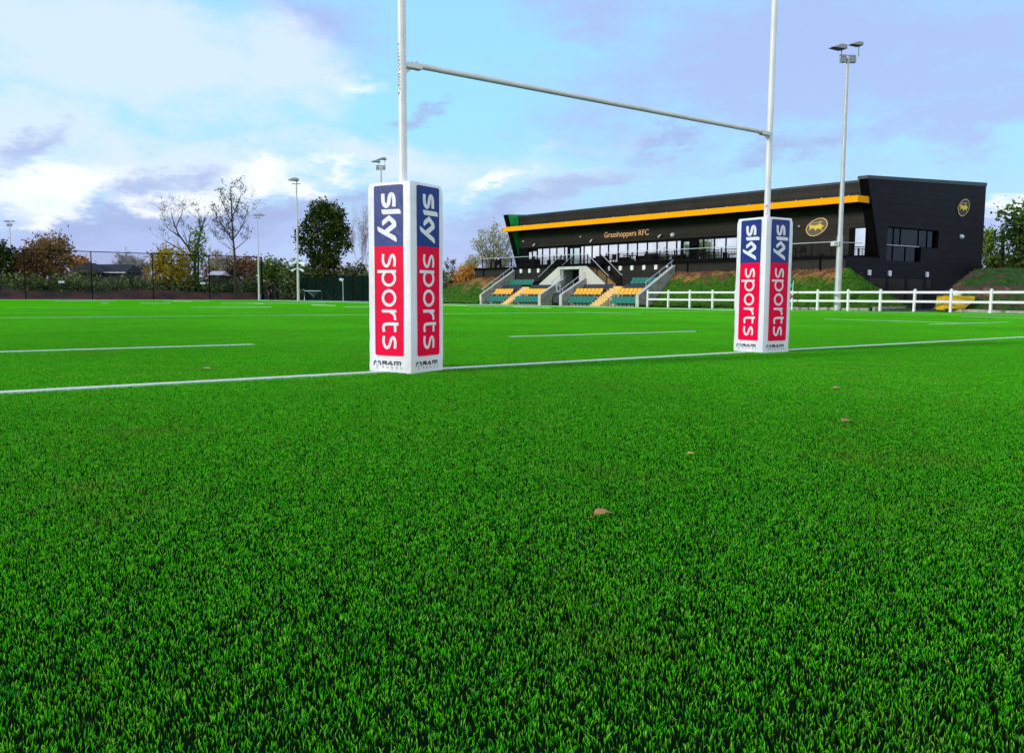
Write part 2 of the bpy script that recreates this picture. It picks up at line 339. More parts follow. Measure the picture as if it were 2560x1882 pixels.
def turf_shader(name, sheet):
    m = bpy.data.materials.new(name); m.use_nodes = True; t = NT(m.node_tree); t.n.clear()
    geo = t.new('ShaderNodeNewGeometry'); pos = geo.outputs['Position']
    big = t.noise(pos, 0.45, 4, 0.6); mid = t.noise(pos, 2.6, 4, 0.6)
    if sheet:
        mp = t.new('ShaderNodeMapping'); t.l.new(pos, mp.inputs[0]); fine = t.noise(pos, 30, 4, 0.7)
        f = t.m('ADD', t.m('MULTIPLY', fine, 0.5), t.m('ADD', t.m('MULTIPLY', mid, 0.25), t.m('MULTIPLY', big, 0.25)))
        c = t.ramp(f, [(0.3, (0.050, 0.40, 0.003)), (0.5, (0.085, 0.52, 0.005)), (0.72, (0.14, 0.56, 0.008))])
    else:
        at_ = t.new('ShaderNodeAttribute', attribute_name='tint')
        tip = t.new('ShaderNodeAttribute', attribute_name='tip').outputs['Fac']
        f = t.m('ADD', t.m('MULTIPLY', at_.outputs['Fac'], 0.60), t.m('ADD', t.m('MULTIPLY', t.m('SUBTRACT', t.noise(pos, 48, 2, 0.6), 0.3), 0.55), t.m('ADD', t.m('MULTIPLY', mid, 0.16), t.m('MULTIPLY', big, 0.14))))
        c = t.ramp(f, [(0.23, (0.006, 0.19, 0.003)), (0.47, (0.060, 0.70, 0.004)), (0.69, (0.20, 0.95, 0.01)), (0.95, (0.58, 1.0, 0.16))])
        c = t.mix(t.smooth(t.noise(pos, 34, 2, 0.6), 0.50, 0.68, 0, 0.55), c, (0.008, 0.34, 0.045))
        c = t.mix(t.smooth(tip, 0.32, 0.90), (0.004, 0.050, 0.003), c)  # shade deep in the pile painted in: blade roots dark, tips bright
    brown = t.m('MULTIPLY', t.smooth(t.noise(pos, 0.8, 6, 0.7), 0.50, 0.75), 0.55)
    c = t.mix(brown, c, (0.20, 0.24, 0.03))
    c = t.mix(t.smooth(t.noise(pos, 0.22, 5, 0.6), 0.35, 0.65, 0, 0.28), c, (0.02, 0.20, 0.008))
    d = t.new('ShaderNodeBsdfDiffuse'); t.l.new(c, d.inputs[0]); tr = t.new('ShaderNodeBsdfTranslucent'); t.l.new(c, tr.inputs[0])
    gl = t.new('ShaderNodeBsdfGlossy'); gl.inputs['Roughness'].default_value = 0.5; gl.inputs[0].default_value = (0.7, 1, 0.5, 1)
    m1 = t.new('ShaderNodeMixShader'); m1.inputs[0].default_value = 0.0 if sheet else 0.32; t.l.new(d.outputs[0], m1.inputs[1]); t.l.new(tr.outputs[0], m1.inputs[2])
    m2 = t.new('ShaderNodeMixShader'); m2.inputs[0].default_value = 0.0 if sheet else 0.006; t.l.new(m1.outputs[0], m2.inputs[1]); t.l.new(gl.outputs[0], m2.inputs[2])
    o = t.new('ShaderNodeOutputMaterial'); t.l.new(m2.outputs[0], o.inputs[0]); MATS[name] = m
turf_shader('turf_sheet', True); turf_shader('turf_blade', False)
mb = MB(PF); mb.add([(-60, -60, 0), (43.9, -60, 0), (43.9, 119, 0), (-60, 119, 0)], [(0, 1, 2, 3)])
tag(mb.build('pitch', 'turf_sheet'), 'bright green artificial turf pitch', kind='structure')
mb = MB(PF); mb.add([(43.9, 56, 0.004), (48.6, 56, 0.004), (48.6, 150, 0.004), (40, 150, .004), (40, 119.05, .004), (43.9, 119.05, 0.004)], [(0, 1, 2, 3, 4, 5)])
mat('path_pale', (0.30, 0.42, 0.36), 0.9, 0.15, 0.5, coord='World')
tag(mb.build('path', 'path_pale'), 'narrow pale strip beside the far end of the pitch', kind='structure')

mb = MB(); mb.add([(-26.4, -5, 0.003), (30.4, -5, 0.003), (30.4, 49.6, 0.003), (-26.4, 49.6, 0.003)], [(0, 1, 2, 3)])
mat('infill', (0.004, 0.014, 0.003), 1.0, 0.3, 60, c2=(0.008, 0.010, 0.005), coord='World', spec=0.0)
tag(mb.build('turf_infill', 'infill'), 'dark infill between the turf blades', kind='structure')
def turf_blades():
    S, nb = 1.0, 21000
    x = rng.random(nb) * S; y = rng.random(nb) * S
    clump = rng.random((1400, 2)) * S; idx = rng.integers(0, 1400, nb); inc = rng.random(nb) < 0.30
    x = np.where(inc, clump[idx, 0] + rng.normal(0, .006, nb), x) % S - S / 2; y = np.where(inc, clump[idx, 1] + rng.normal(0, .007, nb), y) % S - S / 2
    ang = rng.random(nb) * 2 * np.pi; h = 0.015 + rng.random(nb) ** 1.2 * 0.011; wd = 0.0006 + rng.random(nb) * 0.0005
    lean = 0.05 + rng.random(nb) ** 1.5 * 0.6; la = rng.random(nb) * 2 * np.pi
    tx, ty = np.cos(ang), np.sin(ang); lx, ly = np.cos(la), np.sin(la)
    V = np.zeros((nb, 5, 3), np.float32)
    for k, (t, ws) in enumerate(((0, 1), (0.72, 1.05))):
        cx_ = x + lx * lean * h * t * t; cy_ = y + ly * lean * h * t * t; z = h * t
        V[:, 2 * k, 0] = cx_ - tx * wd * ws; V[:, 2 * k, 1] = cy_ - ty * wd * ws; V[:, 2 * k, 2] = z
        V[:, 2 * k + 1, 0] = cx_ + tx * wd * ws; V[:, 2 * k + 1, 1] = cy_ + ty * wd * ws; V[:, 2 * k + 1, 2] = z
    V[:, 4, 0] = x + lx * lean * h; V[:, 4, 1] = y + ly * lean * h; V[:, 4, 2] = h * (1 - 0.25 * lean)
    base = (np.arange(nb) * 5)[:, None]
    tris = np.concatenate([base + np.array([0, 1, 3]), base + np.array([0, 3, 2]), base + np.array([2, 3, 4])], 1).reshape(-1, 3)
    me = bpy.data.meshes.new('turf_blades')
    me.vertices.add(nb * 5); me.vertices.foreach_set('co', V.reshape(-1))
    nt_ = len(tris); me.loops.add(nt_ * 3); me.loops.foreach_set('vertex_index', tris.reshape(-1).astype(np.int32))
    me.polygons.add(nt_); me.polygons.foreach_set('loop_start', np.arange(nt_, dtype=np.int32) * 3); me.polygons.foreach_set('loop_total', np.full(nt_, 3, np.int32))
    me.update(calc_edges=True)
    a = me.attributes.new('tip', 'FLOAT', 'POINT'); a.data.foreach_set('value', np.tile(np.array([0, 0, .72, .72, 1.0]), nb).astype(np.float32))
    tint = np.clip(rng.random(nb) * 0.75 + (rng.random(1400)[idx]) * 0.3, 0, 1)
    a = me.attributes.new('tint', 'FLOAT', 'POINT'); a.data.foreach_set('value', np.repeat(tint, 5).astype(np.float32))
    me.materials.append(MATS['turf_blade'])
    o = bpy.data.objects.new('turf_blades', me); C.objects.link(o)
    # geometry nodes: lay the square of blades over the pitch in front of and around the viewer
    ng = bpy.data.node_groups.new('turf_layout', 'GeometryNodeTree')
    ng.interface.new_socket('Geometry', in_out='INPUT', socket_type='NodeSocketGeometry'); ng.interface.new_socket('Geometry', in_out='OUTPUT', socket_type='NodeSocketGeometry')
    N, Lk = ng.nodes, ng.links
    gi, go = N.new('NodeGroupInput'), N.new('NodeGroupOutput')
    grid = N.new('GeometryNodeMeshGrid'); NX, NY = 57, 50
    grid.inputs['Size X'].default_value = (NX - 1) * 1.0; grid.inputs['Size Y'].default_value = (NY - 1) * 1.0; grid.inputs['Vertices X'].default_value = NX; grid.inputs['Vertices Y'].default_value = NY
    tf = N.new('GeometryNodeTransform'); tf.inputs['Translation'].default_value = (2.0, (NY - 1) / 2 + 0.2, 0)
    iop = N.new('GeometryNodeInstanceOnPoints'); ri = N.new('FunctionNodeRandomValue'); ri.data_type = 'INT'; ri.inputs[4].default_value = 0; ri.inputs[5].default_value = 3
    mul = N.new('ShaderNodeMath'); mul.operation = 'MULTIPLY'; mul.inputs[1].default_value = math.pi / 2
    cx = N.new('ShaderNodeCombineXYZ')
    Lk.new(grid.outputs['Mesh'], tf.inputs['Geometry']); Lk.new(tf.outputs[0], iop.inputs['Points']); Lk.new(gi.outputs[0], iop.inputs['Instance'])
    Lk.new(ri.outputs[2], mul.inputs[0]); Lk.new(mul.outputs[0], cx.inputs[2]); Lk.new(cx.outputs[0], iop.inputs['Rotation'])
    Lk.new(iop.outputs[0], go.inputs[0])
    md = o.modifiers.new('layout', 'NODES'); md.node_group = ng
    tag(o, 'short upright blades of the green artificial turf', 'turf', kind='stuff')
turf_blades()

# white lines, laid as pale strips level with the tips of the turf
mat('line_white', (0.84, 0.84, 0.76), 0.9, 0.08, 14, bump=0.6, coord='World')
LZ = 0.021
def line(name, g0, g1, n0, n1, label):
    mb = MB(PF); L = max(g1 - g0, n1 - n0); k = max(2, int(min(L, 40) / 0.05)); rr = random.Random(int(g0 * 10 + n0 * 7))
    vs = []; horiz = (g1 - g0) > (n1 - n0)
    for i in range(k + 1):
        t = i / k; e0, e1 = rr.uniform(-.006, .006), rr.uniform(-.006, .006)
        if horiz: x = g0 + (g1 - g0) * t; vs += [(x, n0 + e0, 0), (x, n0 + e0, LZ), (x, n1 + e1, LZ), (x, n1 + e1, 0)]
        else: y = n0 + (n1 - n0) * t; vs += [(g0 + e0, y, 0), (g0 + e0, y, LZ), (g1 + e1, y, LZ), (g1 + e1, y, 0)]
    fs = [(4 * i + j, 4 * i + j + 1, 4 * i + j + 5, 4 * i + j + 4) for i in range(k) for j in range(3)]
    mb.add(vs, fs)
    o = mb.build(name, 'line_white'); tag(o, label, kind='structure')
H = 0.055
line('goal_line', -40, 38.2, -H, H, 'white goal line through both posts')
line('touch_line', 38.2, 38.32, -30, 110, 'white touchline in front of the stand')
for g0, g1 in ((-6, .3), (5.1, 10.2), (20.3, 25.4)): line('pitch_marking', g0, g1, 5.17 - H, 5.17 + H, 'short white line five metres from the goal line')
line('pitch_marking', -40, 38.2, 22.7 - .05, 22.7 + .05, 'long white line across the pitch')
for n0, n1 in ((5.5, 10.2), (19.4, 23.9), (51, 55.5), (66, 70), (88, 95)): line('pitch_marking', 22.8, 22.9, n0, n1, 'short white line running up the pitch')
for n0, n1 in ((3, 10.1), (37.7, 42), (48, 52)): line('pitch_marking', 32.6, 32.7, n0, n1, 'short white line near the touchline')
for n_, segs in ((44.0, ((.9, 5), (10.3, 15.2), (20.2, 25), (30, 35))), (68.9, ((10.2, 10.8), (13.2, 15.7), (20, 30))), (92, ((10, 16), (21, 26)))):
    for g0, g1 in segs: line('pitch_marking', g0, g1, n_ - .06, n_ + .06, 'short far white line across the pitch')
line('pitch_marking', -40, 42, 117.2, 117.5, 'pale edge line along the far end of the pitch')

# ------------------------------------------------------------------ goal posts
def ribbon(mb, pts, hw, to3, d, th=0.0012):
    """flat ribbon of half width hw along 2-D points"""
    P = [Vector(p) for p in pts]; n = len(P); Lf, Rt = [], []
    for i in range(n):
        if i == 0: t = (P[1] - P[0])
        elif i == n - 1: t = (P[-1] - P[-2])
        else: t = (P[i] - P[i - 1]).normalized() + (P[i + 1] - P[i]).normalized()
        t.normalize(); nr = Vector((-t.y, t.x)); k = 1.0
        if 0 < i < n - 1:
            c = t.dot((P[i + 1] - P[i]).normalized()); k = 1 / max(0.6, c)
        h = hw[i] if isinstance(hw, (list, tuple)) else hw
        Lf.append(P[i] + nr * h * k); Rt.append(P[i] - nr * h * k)
    vs = []
    for a, b in zip(Lf, Rt): vs += [to3(a.x, a.y, d), to3(b.x, b.y, d)]
    mb.add(vs, [(2 * i, 2 * i + 1, 2 * i + 3, 2 * i + 2) for i in range(n - 1)])
def smooth_pts(pts, it=2):
    for _ in range(it):
        q = [pts[0]]
        for a, b in zip(pts[:-1], pts[1:]):
            q += [(a[0] * .75 + b[0] * .25, a[1] * .75 + b[1] * .25), (a[0] * .25 + b[0] * .75, a[1] * .25 + b[1] * .75)]
        pts = q + [pts[-1]]
    return pts
def ell(cx_, cy_, rx, ry, a0, a1, n=22): return [(cx_ + rx * math.cos(R(a0 + (a1 - a0) * k / n)), cy_ + ry * math.sin(R(a0 + (a1 - a0) * k / n))) for k in range(n + 1)]
def rrect(x0, x1, y0, y1, r, corners=(1, 1, 1, 1), n=5):
    P = []
    for k, (cx_, cy_, a0) in enumerate(((x1 - r, y1 - r, 0), (x0 + r, y1 - r, 90), (x0 + r, y0 + r, 180), (x1 - r, y0 + r, 270))):
        if corners[k]: P += ell(cx_, cy_, r, r, a0, a0 + 90, n)
        else: P.append(((x1, y1), (x0, y1), (x0, y0), (x1, y0))[k])
    return P

PAD_S, PAD_H = 0.54, 1.85
def sky_glyphs(mb, T, d):
    # digitised in photo units: x = up, y = reading direction
    U = lambda x: (x - 45) / 1982.0 ; Rr = lambda x, y: (y + 0.09 * (x - 370) - 125) / 2507.0
    q = lambda L: [(Rr(x, y), U(x)) for x, y in L]
    sp_ = [(255, 330), (253, 440), (260, 530), (280, 595), (325, 628), (368, 600), (388, 530), (398, 440), (412, 370), (443, 337), (482, 362), (503, 435), (506, 540), (500, 632)]
    ribbon(mb, smooth_pts(q(sp_)), 0.0205, T, d)
    for poly in ([(217, 712), (600, 685), (635, 695), (653, 735), (655, 795), (260, 825), (235, 805), (220, 760)],):
        mb.add([T(x, y, d) for x, y in q(poly)], [tuple(range(len(poly)))])
    outer = [(393, 835), (520, 950), (545, 985), (555, 1030), (555, 1100), (385, 1255), (520, 1320), (550, 1360), (562, 1400), (562, 1460), (545, 1465), (160, 1250), (135, 1215), (122, 1170), (122, 1130), (135, 1122), (285, 1200), (460, 1045), (390, 965), (245, 1100), (230, 1070), (226, 1020), (235, 980), (255, 955)]
    pts = [T(x, y, d) for x, y in q(outer)]
    mb.add(pts, [tuple(range(len(pts)))])
def sports_glyphs(mb, T, d, r0):
    h = 0.0145; b, x = 0.083 + h, 0.25 - h
    def s_(r): 
        P = [(r, b + .006), (r + .05, b), (r + .085, b + .006), (r + .113, b + .026), (r + .118, b + .05), (r + .10, b + .068), (r + .065, b + .08), (r + .03, b + .092), (r + .011, b + .112), (r + .02, x - .012), (r + .05, x), (r + .09, x), (r + .122, x - .006)]
        ribbon(mb, smooth_pts(P), h, T, d)
    s_(r0 + .074)
    r = r0 + .227   # p
    ribbon(mb, [(r + .015, .033), (r + .015, x + h)], h, T, d)
    ribbon(mb, ell(r + .078, (b + x) / 2, .070, (x - b) / 2 + .001, 160, -160), h * .95, T, d + .0004)
    r = r0 + .414; ribbon(mb, ell(r + .084, (b + x) / 2, .070, (x - b) / 2 + .001, 0, 359.9, 36), h, T, d)
    r = r0 + .611
    ribbon(mb, [(r + .014, b - h), (r + .014, x + h)], h, T, d)
    ribbon(mb, smooth_pts([(r + .020, x - .055), (r + .035, x - .02), (r + .06, x - .002), (r + .10, x)]), h * .95, T, d + .0004)
    r = r0 + .735
    ribbon(mb, smooth_pts([(r + .014, .274), (r + .014, b + .03), (r + .03, b + .004), (r + .06, b), (r + .092, b + .010)]), h, T, d)
    ribbon(mb, [(r + .026, x), (r + .092, x)], h * .95, T, d + .0004)
    s_(r0 + .866)
def ram_logo(mbk, mgy, T, d):
    # T(h, z): emblem of two curled horns, RAM in heavy blocks, RUGBY spaced out below
    for sgn in (1, -1):
        c = .108
        ribbon(mbk, smooth_pts([(c + sgn * .038, .078), (c + sgn * .036, .105), (c + sgn * .024, .122), (c + sgn * .010, .108)]), [.002] * 1 + [.0075] * 14 if False else .0055, T, d)
        ribbon(mgy, smooth_pts([(c + sgn * .016, .108), (c + sgn * .008, .075), (c + sgn * .001, .045)]), .0016, T, d)
    z0, z1 = .085, .122; hw = .0052
    def st(P, k=hw): ribbon(mbk, P, k, T, d)
    x = .168
    st([(x, z1 - .004), (x + .048, z1 - .004), (x + .048, z0 + .020), (x + .012, z0 + .020)]); ribbon(mbk, [(x + .006, z0 + .028), (x + .006, z0)], .006, T, d + .0003); ribbon(mbk, [(x + .026, z0 + .018), (x + .052, z0)], .006, T, d + .0003)
    x = .232
    st([(x, z0 + .003), (x + .034, z1 - .004), (x + .056, z0)], .0062); ribbon(mbk, [(x + .022, z0 + .005), (x + .055, z0 + .005)], .005, T, d + .0003)
    x = .305
    st([(x + .006, z0), (x + .006, z1 - .005), (x + .074, z1 - .005), (x + .074, z0)], .0062); ribbon(mbk, [(x + .034, z1 - .014), (x + .034, z0)], .0045, T, d); ribbon(mbk, [(x + .048, z1 - .014), (x + .048, z0)], .0045, T, d)
    z0, z1, k = .052, .072, .0018; sx = .168
    def g(P, dd=0): ribbon(mgy, P, k, T, d + dd)
    g([(sx, z0), (sx, z1), (sx + .014, z1), (sx + .014, z0 + .010), (sx, z0 + .010)][0:2]); g([(sx + .002, z1), (sx + .014, z1), (sx + .014, z0 + .011), (sx + .003, z0 + .011)]); g([(sx + .008, z0 + .008), (sx + .015, z0)])
    sx += .053; g([(sx, z1), (sx, z0), (sx + .014, z0), (sx + .014, z1)])
    sx += .053; g([(sx + .014, z1), (sx, z1), (sx, z0), (sx + .014, z0), (sx + .014, z0 + .010), (sx + .007, z0 + .010)])
    sx += .053; g([(sx, z1), (sx + .014, z1), (sx + .014, z0), (sx, z0)]); g([(sx + .002, z0 + .010), (sx + .011, z0 + .010)])
    sx += .053; g([(sx, z1), (sx, z0 + .012), (sx + .014, z0 + .012), (sx + .014, z1)]); g([(sx + .002, z0), (sx + .014, z0)])

def make_pad(cx_, cy_, ang, label):
    root = thing('post_pad', label, 'post pad', (cx_, cy_, 0), 'padded covers round the goal posts')
    hs = PAD_S / 2; r_in = 0.06
    # cover: square column with a round hole cut for the post, corners pinched into piping
    a = R(ang); e1 = Vector((-math.sin(a), math.cos(a), 0)); e2 = Vector((math.cos(a), math.sin(a), 0))
    fr = lambda p: Vector((cx_, cy_, 0)) + e1 * p[0] + e2 * p[1] + Vector((0, 0, p[2]))
    mb = MB(fr); nz, ns = 26, 10; rr = random.Random(int(ang * 10))
    ring = []
    per = [(-1, -1, 1, 0), (1, -1, 0, 1), (1, 1, -1, 0), (-1, 1, 0, -1)]
    rows = []
    for k in range(nz + 1):
        z = PAD_H * k / nz; row = []
        topsq = 0.012 if k == nz else 0.0
        for (sx, sy, dx, dy) in per:
            for j in range(ns):
                t = 2 * j / ns
                x = (sx + dx * t) * hs; y = (sy + dy * t) * hs
                edge = min(t, 2 - t)                                  # distance from a corner
                rnd = 0.010 if edge < 0.05 else 0.0
                wob = 0.0014 * math.sin(z * 7 + j * .9 + sx * 2) + rr.uniform(-.0005, .0005)
                if edge < 0.3: wob += rr.uniform(-.0022, .0022) * (1 - z / PAD_H * 0.7)
                f = 1 - (rnd + topsq) / hs + wob / hs * (0 if k in (0,) else 1)
                row.append((x * f, y * f, z - (0.006 if k == nz else 0)))
        rows.append(row)
    n = len(rows[0]); vs = [p for r_ in rows for p in r_]
    fs = [(k * n + i, k * n + (i + 1) % n, (k + 1) * n + (i + 1) % n, (k + 1) * n + i) for k in range(nz) for i in range(n)]
    # top ring to the post hole
    b = len(vs)
    for i in range(n):
        x, y, _ = rows[-1][i]; l = math.hypot(x, y); vs.append((x / l * r_in, y / l * r_in, PAD_H - 0.002))
    fs += [(nz * n + i, nz * n + (i + 1) % n, b + (i + 1) % n, b + i) for i in range(n)]
    mb.add(vs, fs, True); mb.add([], [])
    cover = mb.build('cover', 'pad_vinyl', root)
    # printed panels on all four faces
    for face in range(4):
        blue, red, white, black, grey = (MB(fr) for _ in range(5))
        c, s_ = math.cos(math.pi / 2 * face), math.sin(math.pi / 2 * face)
        def F(h, z, d, c=c, s_=s_):      # h 0..PAD_S across the face seen from outside, d outwards
            h *= 1.08; x, y = hs - h, -(hs + d)
            return (x * c - y * s_, x * s_ + y * c, z)
        top, mid, bot, x0, x1 = PAD_H - .035, 1.235, .175, .088, .418
        blue.prism(rrect(x0, x1, mid, top, .022, (1, 1, 0, 0)), lambda x, y, d: F(x, y, 0.003 + d), 0.002)
        red.prism(rrect(x0, x1, bot, mid - .0005, .022, (0, 0, 1, 1)), lambda x, y, d: F(x, y, 0.003 + d), 0.002)
        sky_glyphs(white, lambda r_, u, d: F(x0 + u, top - r_, d), 0.0058)
        sports_glyphs(white, lambda r_, u, d: F(x0 + u, mid - r_, d), 0.0058, 0.0)
        ram_logo(black, grey, lambda x, y, d: F(x, y, d), 0.0045)
        for m_, nm, mt in ((blue, 'blue_panel', 'print_blue'), (red, 'red_panel', 'print_red'), (white, 'lettering', 'print_white'), (black, 'maker_mark', 'print_black'), (grey, 'small_lettering', 'print_grey')):
            m_.build(nm, mt, root)
    return root

gp = thing('goal_posts', 'tall white rugby goal posts joined by a crossbar', 'goal posts', (*PL, 0))
P1 = Vector((*PL, 0)); P2 = P1 + Vector((*PG, 0)) * 5.7
for P in (P1, P2):
    mb = MB(); lean = -0.022 if P is P1 else 0.022
    mb.tube([P, P + Vector((lean * .2, 0, 3.0)), P + Vector((lean, 0, 8.0))], [0.042, 0.041, 0.036], 20)
    mb.build('upright', 'white_paint', gp)
gdir = Vector((*PG, 0)); ndir = Vector((*PN, 0))
mb = MB(); mb.tube([P1 + gdir * .10 + Vector((0, 0, 3.0)), P2 - gdir * .10 + Vector((0, 0, 3.0))], 0.030, 14); mb.build('crossbar', 'white_paint', gp)
for P, s_ in ((P1, 1), (P2, -1)):
    fr = lambda p, P=P, s_=s_: P + gdir * s_ * p[0] + ndir * p[1] + Vector((0, 0, p[2]))
    mb = MB(fr); mb.box(.03, .20, -.033, .033, 2.960, 2.966); mb.box(.03, .20, -.037, -.032, 2.966, 3.01); mb.box(.03, .20, .032, .037, 2.966, 3.01)
    mb.add([(.035, -.004, 2.954), (.10, -.004, 2.954), (.035, -.004, 2.90), (.035, .004, 2.954), (.10, .004, 2.954), (.035, .004, 2.90)], [(0, 1, 2), (5, 4, 3), (0, 3, 4, 1), (1, 4, 5, 2), (2, 5, 3, 0)])
    mb.build('bracket', 'white_paint', gp)
    mb = MB(fr)
    for x in (.16,): mb.tube([(x, 0, 2.95), (x, 0, 3.04)], .007, 8)
    mb.build('bolt', 'grey_steel', gp)
def text_mesh(body, size):
    cu = bpy.data.curves.new('t', 'FONT'); cu.body = body; cu.size = size; cu.offset = 0.004; cu.fill_mode = 'FRONT'; cu.resolution_u = 3
    o = bpy.data.objects.new('t', cu); C.objects.link(o); dg = bpy.context.evaluated_depsgraph_get()
    me = bpy.data.meshes.new_from_object(o.evaluated_get(dg)); vs = [tuple(v.co) for v in me.vertices]; fs = [tuple(p.vertices) for p in me.polygons]
    bpy.data.objects.remove(o); bpy.data.curves.remove(cu); bpy.data.meshes.remove(me); return vs, fs
vs, fs = text_mesh('HARROD SPORT', 1.0); xs = [v[0] for v in vs]; x0, x1 = min(xs), max(xs)
mb = MB()
def on_post(x, y):      # x along the lettering (downwards), y up the letters (round the post)
    a = R(219) + y / 0.042; return (P1.x - .005 + 0.0425 * math.cos(a), P1.y + 0.0425 * math.sin(a), 3.17 - x)
mb.add([on_post(.035 + (v[0] - x0) / (x1 - x0) * .40, (v[1] - .35) * .060) for v in vs], fs)
for c in (.005, .462): mb.add([on_post(c + .012 * math.cos(k * .6283), .016 * math.sin(k * .6283)) for k in range(10)], [tuple(range(10))])
mb.build('maker_lettering', 'print_grey', gp)
mb = MB(); a_ = [(P2.x + .0425 * math.cos(t), P2.y + .0425 * math.sin(t)) for t in [R(225 + 12 * k) for k in range(5)]]
mat('sticker', (0.75, 0.7, 0.68), 0.5, 0.1, 40, c2=(0.75, 0.2, 0.18), lo=0.5, hi=0.52)
mb.add([(x, y, z) for z in (1.90, 2.03) for x, y in a_], [(k, k + 1, k + 6, k + 5) for k in range(4)]); mb.build('sticker', 'sticker', gp)
make_pad(-1.06, 8.46, 58.5, 'white padded cover with blue and red panels round the nearer left post')
make_pad(3.49, 11.81, 32.0, 'white padded cover with blue and red panels round the farther right post')

# ------------------------------------------------------------------ fallen leaves
mat('dead_leaf', (0.46, 0.21, 0.06), 0.7, 0.3, 30, c2=(0.32, 0.13, 0.06)); mat('dead_leaf_yellow', (0.62, 0.40, 0.06), 0.7, 0.2, 30); mat('dead_leaf_pale', (0.75, 0.46, 0.24), 0.7, 0.2, 30)
def fallen(x, y, L, W, ang, curl, mt, label, seed):
    rr = random.Random(seed); n = 9; vs = []; 
    for i in range(n):
        t = i / (n - 1); wd = W * math.sin(math.pi * min(1, t * 0.96 + .02)) ** 0.7 * (1 + rr.uniform(-.15, .15))
        for j in range(5):
            u = (j - 2) / 2; px = (t - .5) * L; py = u * wd / 2
            z = 0.023 + curl * (1 - (2 * t - 1) ** 2) * .8 + curl * 0.5 * abs(u) + rr.uniform(-.001, .001)
            vs.append((x + px * math.cos(ang) - py * math.sin(ang), y + px * math.sin(ang) + py * math.cos(ang), z))
    fs = [(i * 5 + j, i * 5 + j + 1, i * 5 + j + 6, i * 5 + j + 5) for i in range(n - 1) for j in range(4)]
    mb = MB(); mb.add(vs, fs, True); mb.tube([vs[2], (vs[2][0] - L * .35 * math.cos(ang), vs[2][1] - L * .35 * math.sin(ang), .02)], .0009, 5)
    o = mb.build('fallen_leaf', mt, None, (x, y, 0)); tag(o, label, 'leaf', 'dead leaves lying on the turf')
    m_ = o.modifiers.new('thick', 'SOLIDIFY'); m_.thickness = .0006
fallen(.31, 2.79, .066, .06, .25, .015, 'dead_leaf', 'largest curled brown leaf lying on the turf in the foreground', 1)
fallen(-3.03, 8.30, .10, .09, .1, .015, 'dead_leaf_pale', 'pale brown leaf alone to the left of the left post behind the goal line', 2)
fallen(.85, 3.93, .036, .05, .2, .006, 'dead_leaf_yellow', 'small yellow leaf between the largest leaf and the right post', 3)
fallen(2.69, 6.93, .06, .06, .1, .006, 'dead_leaf_pale', 'pale flat leaf nearest the right post', 4)
fallen(2.02, 5.03, .065, .09, .3, .008, 'dead_leaf', 'ragged reddish brown leaf right of the yellow leaf', 5)
fallen(2.16, 7.38, .05, .04, .1, .004, 'dead_leaf_yellow', 'tiny dull leaf half sunk in the turf in front of the right pad', 6)

# ------------------------------------------------------------------ clubhouse
club = thing('clubhouse', 'long black clad rugby clubhouse with yellow roof band and glazed balcony front', 'clubhouse', tuple(BF((0, 0, 0))))
WF, A0, A1, TZ = 3.4, -38.0, -0.65, 5.62       # main wall plane, inner faces of the end walls, window head
def bmb(): return MB(BF)
# podium
mb = bmb(); mb.box(-40.7, 0, 0, 17.5, 0, 3.42); mb.build('podium', 'clad_podium', club)
mb = bmb(); mb.box(-40.75, .02, -.06, WF + .2, 3.42, 3.66); mb.build('balcony_slab', 'black_trim', club)
# main front wall above the glazing, and below
roofz = lambda ww: 9.02 + (ww - WF) * .045
mb = bmb(); mb.box(A0, A1, WF, WF + .35, 5.75, roofz(WF)); mb.build('upper_wall', 'clad_front', club)
mb = bmb(); mb.box(A0, A1, WF - .03, WF - .002, 7.75, 8.90); mb.build('parapet', 'clad_parapet', club)
mb = bmb(); mb.box(A0, A1, WF - .07, WF + .3, 8.90, 9.06); mb.build('coping', 'flashing', club)
mb = bmb(); mb.box(-11.3, -2.05, WF + .002, WF + .35, 3.66, 5.75); mb.build('lower_wall', 'clad_front', club)
# end walls (near one carries the gable face)
def endwall(a_in, a_out, mt_out, mt_in, nm, back=17.35, dz=0.0, skip=False):
    prof = [(3.78 if not skip else 3.5, 3.66), (2.02, 9.1), (back, 9.79), (back, 0.0 if False else 3.66)]
    mb = bmb(); 
    lo, hi = min(a_in, a_out), max(a_in, a_out)
    vs = [(lo, y, z) for y, z in prof] + [(hi, y, z) for y, z in prof]
    faces = {lo: (0, 1, 2, 3), hi: (4, 5, 6, 7)}
    mb.m = 0 if a_out == lo else 1
    mb.add(vs, [faces[lo]]); mb.m = 0 if a_out == hi else 1; mb.add(vs, [faces[hi]])
    mb.m = 2; mb.add(vs, [(0, 1, 5, 4)]); mb.add(vs, [(2, 3, 7, 6), (3, 0, 4, 7)])
    mb.m = 3; mb.add([(p[0] , p[1], p[2]) for p in vs], [(1, 2, 6, 5)])
    return mb.build(nm, [mt_out, mt_in, 'black_trim', 'flashing'], club)
endwall(-38.0, -38.75, 'clad_front', 'clad_green', 'end_wall')
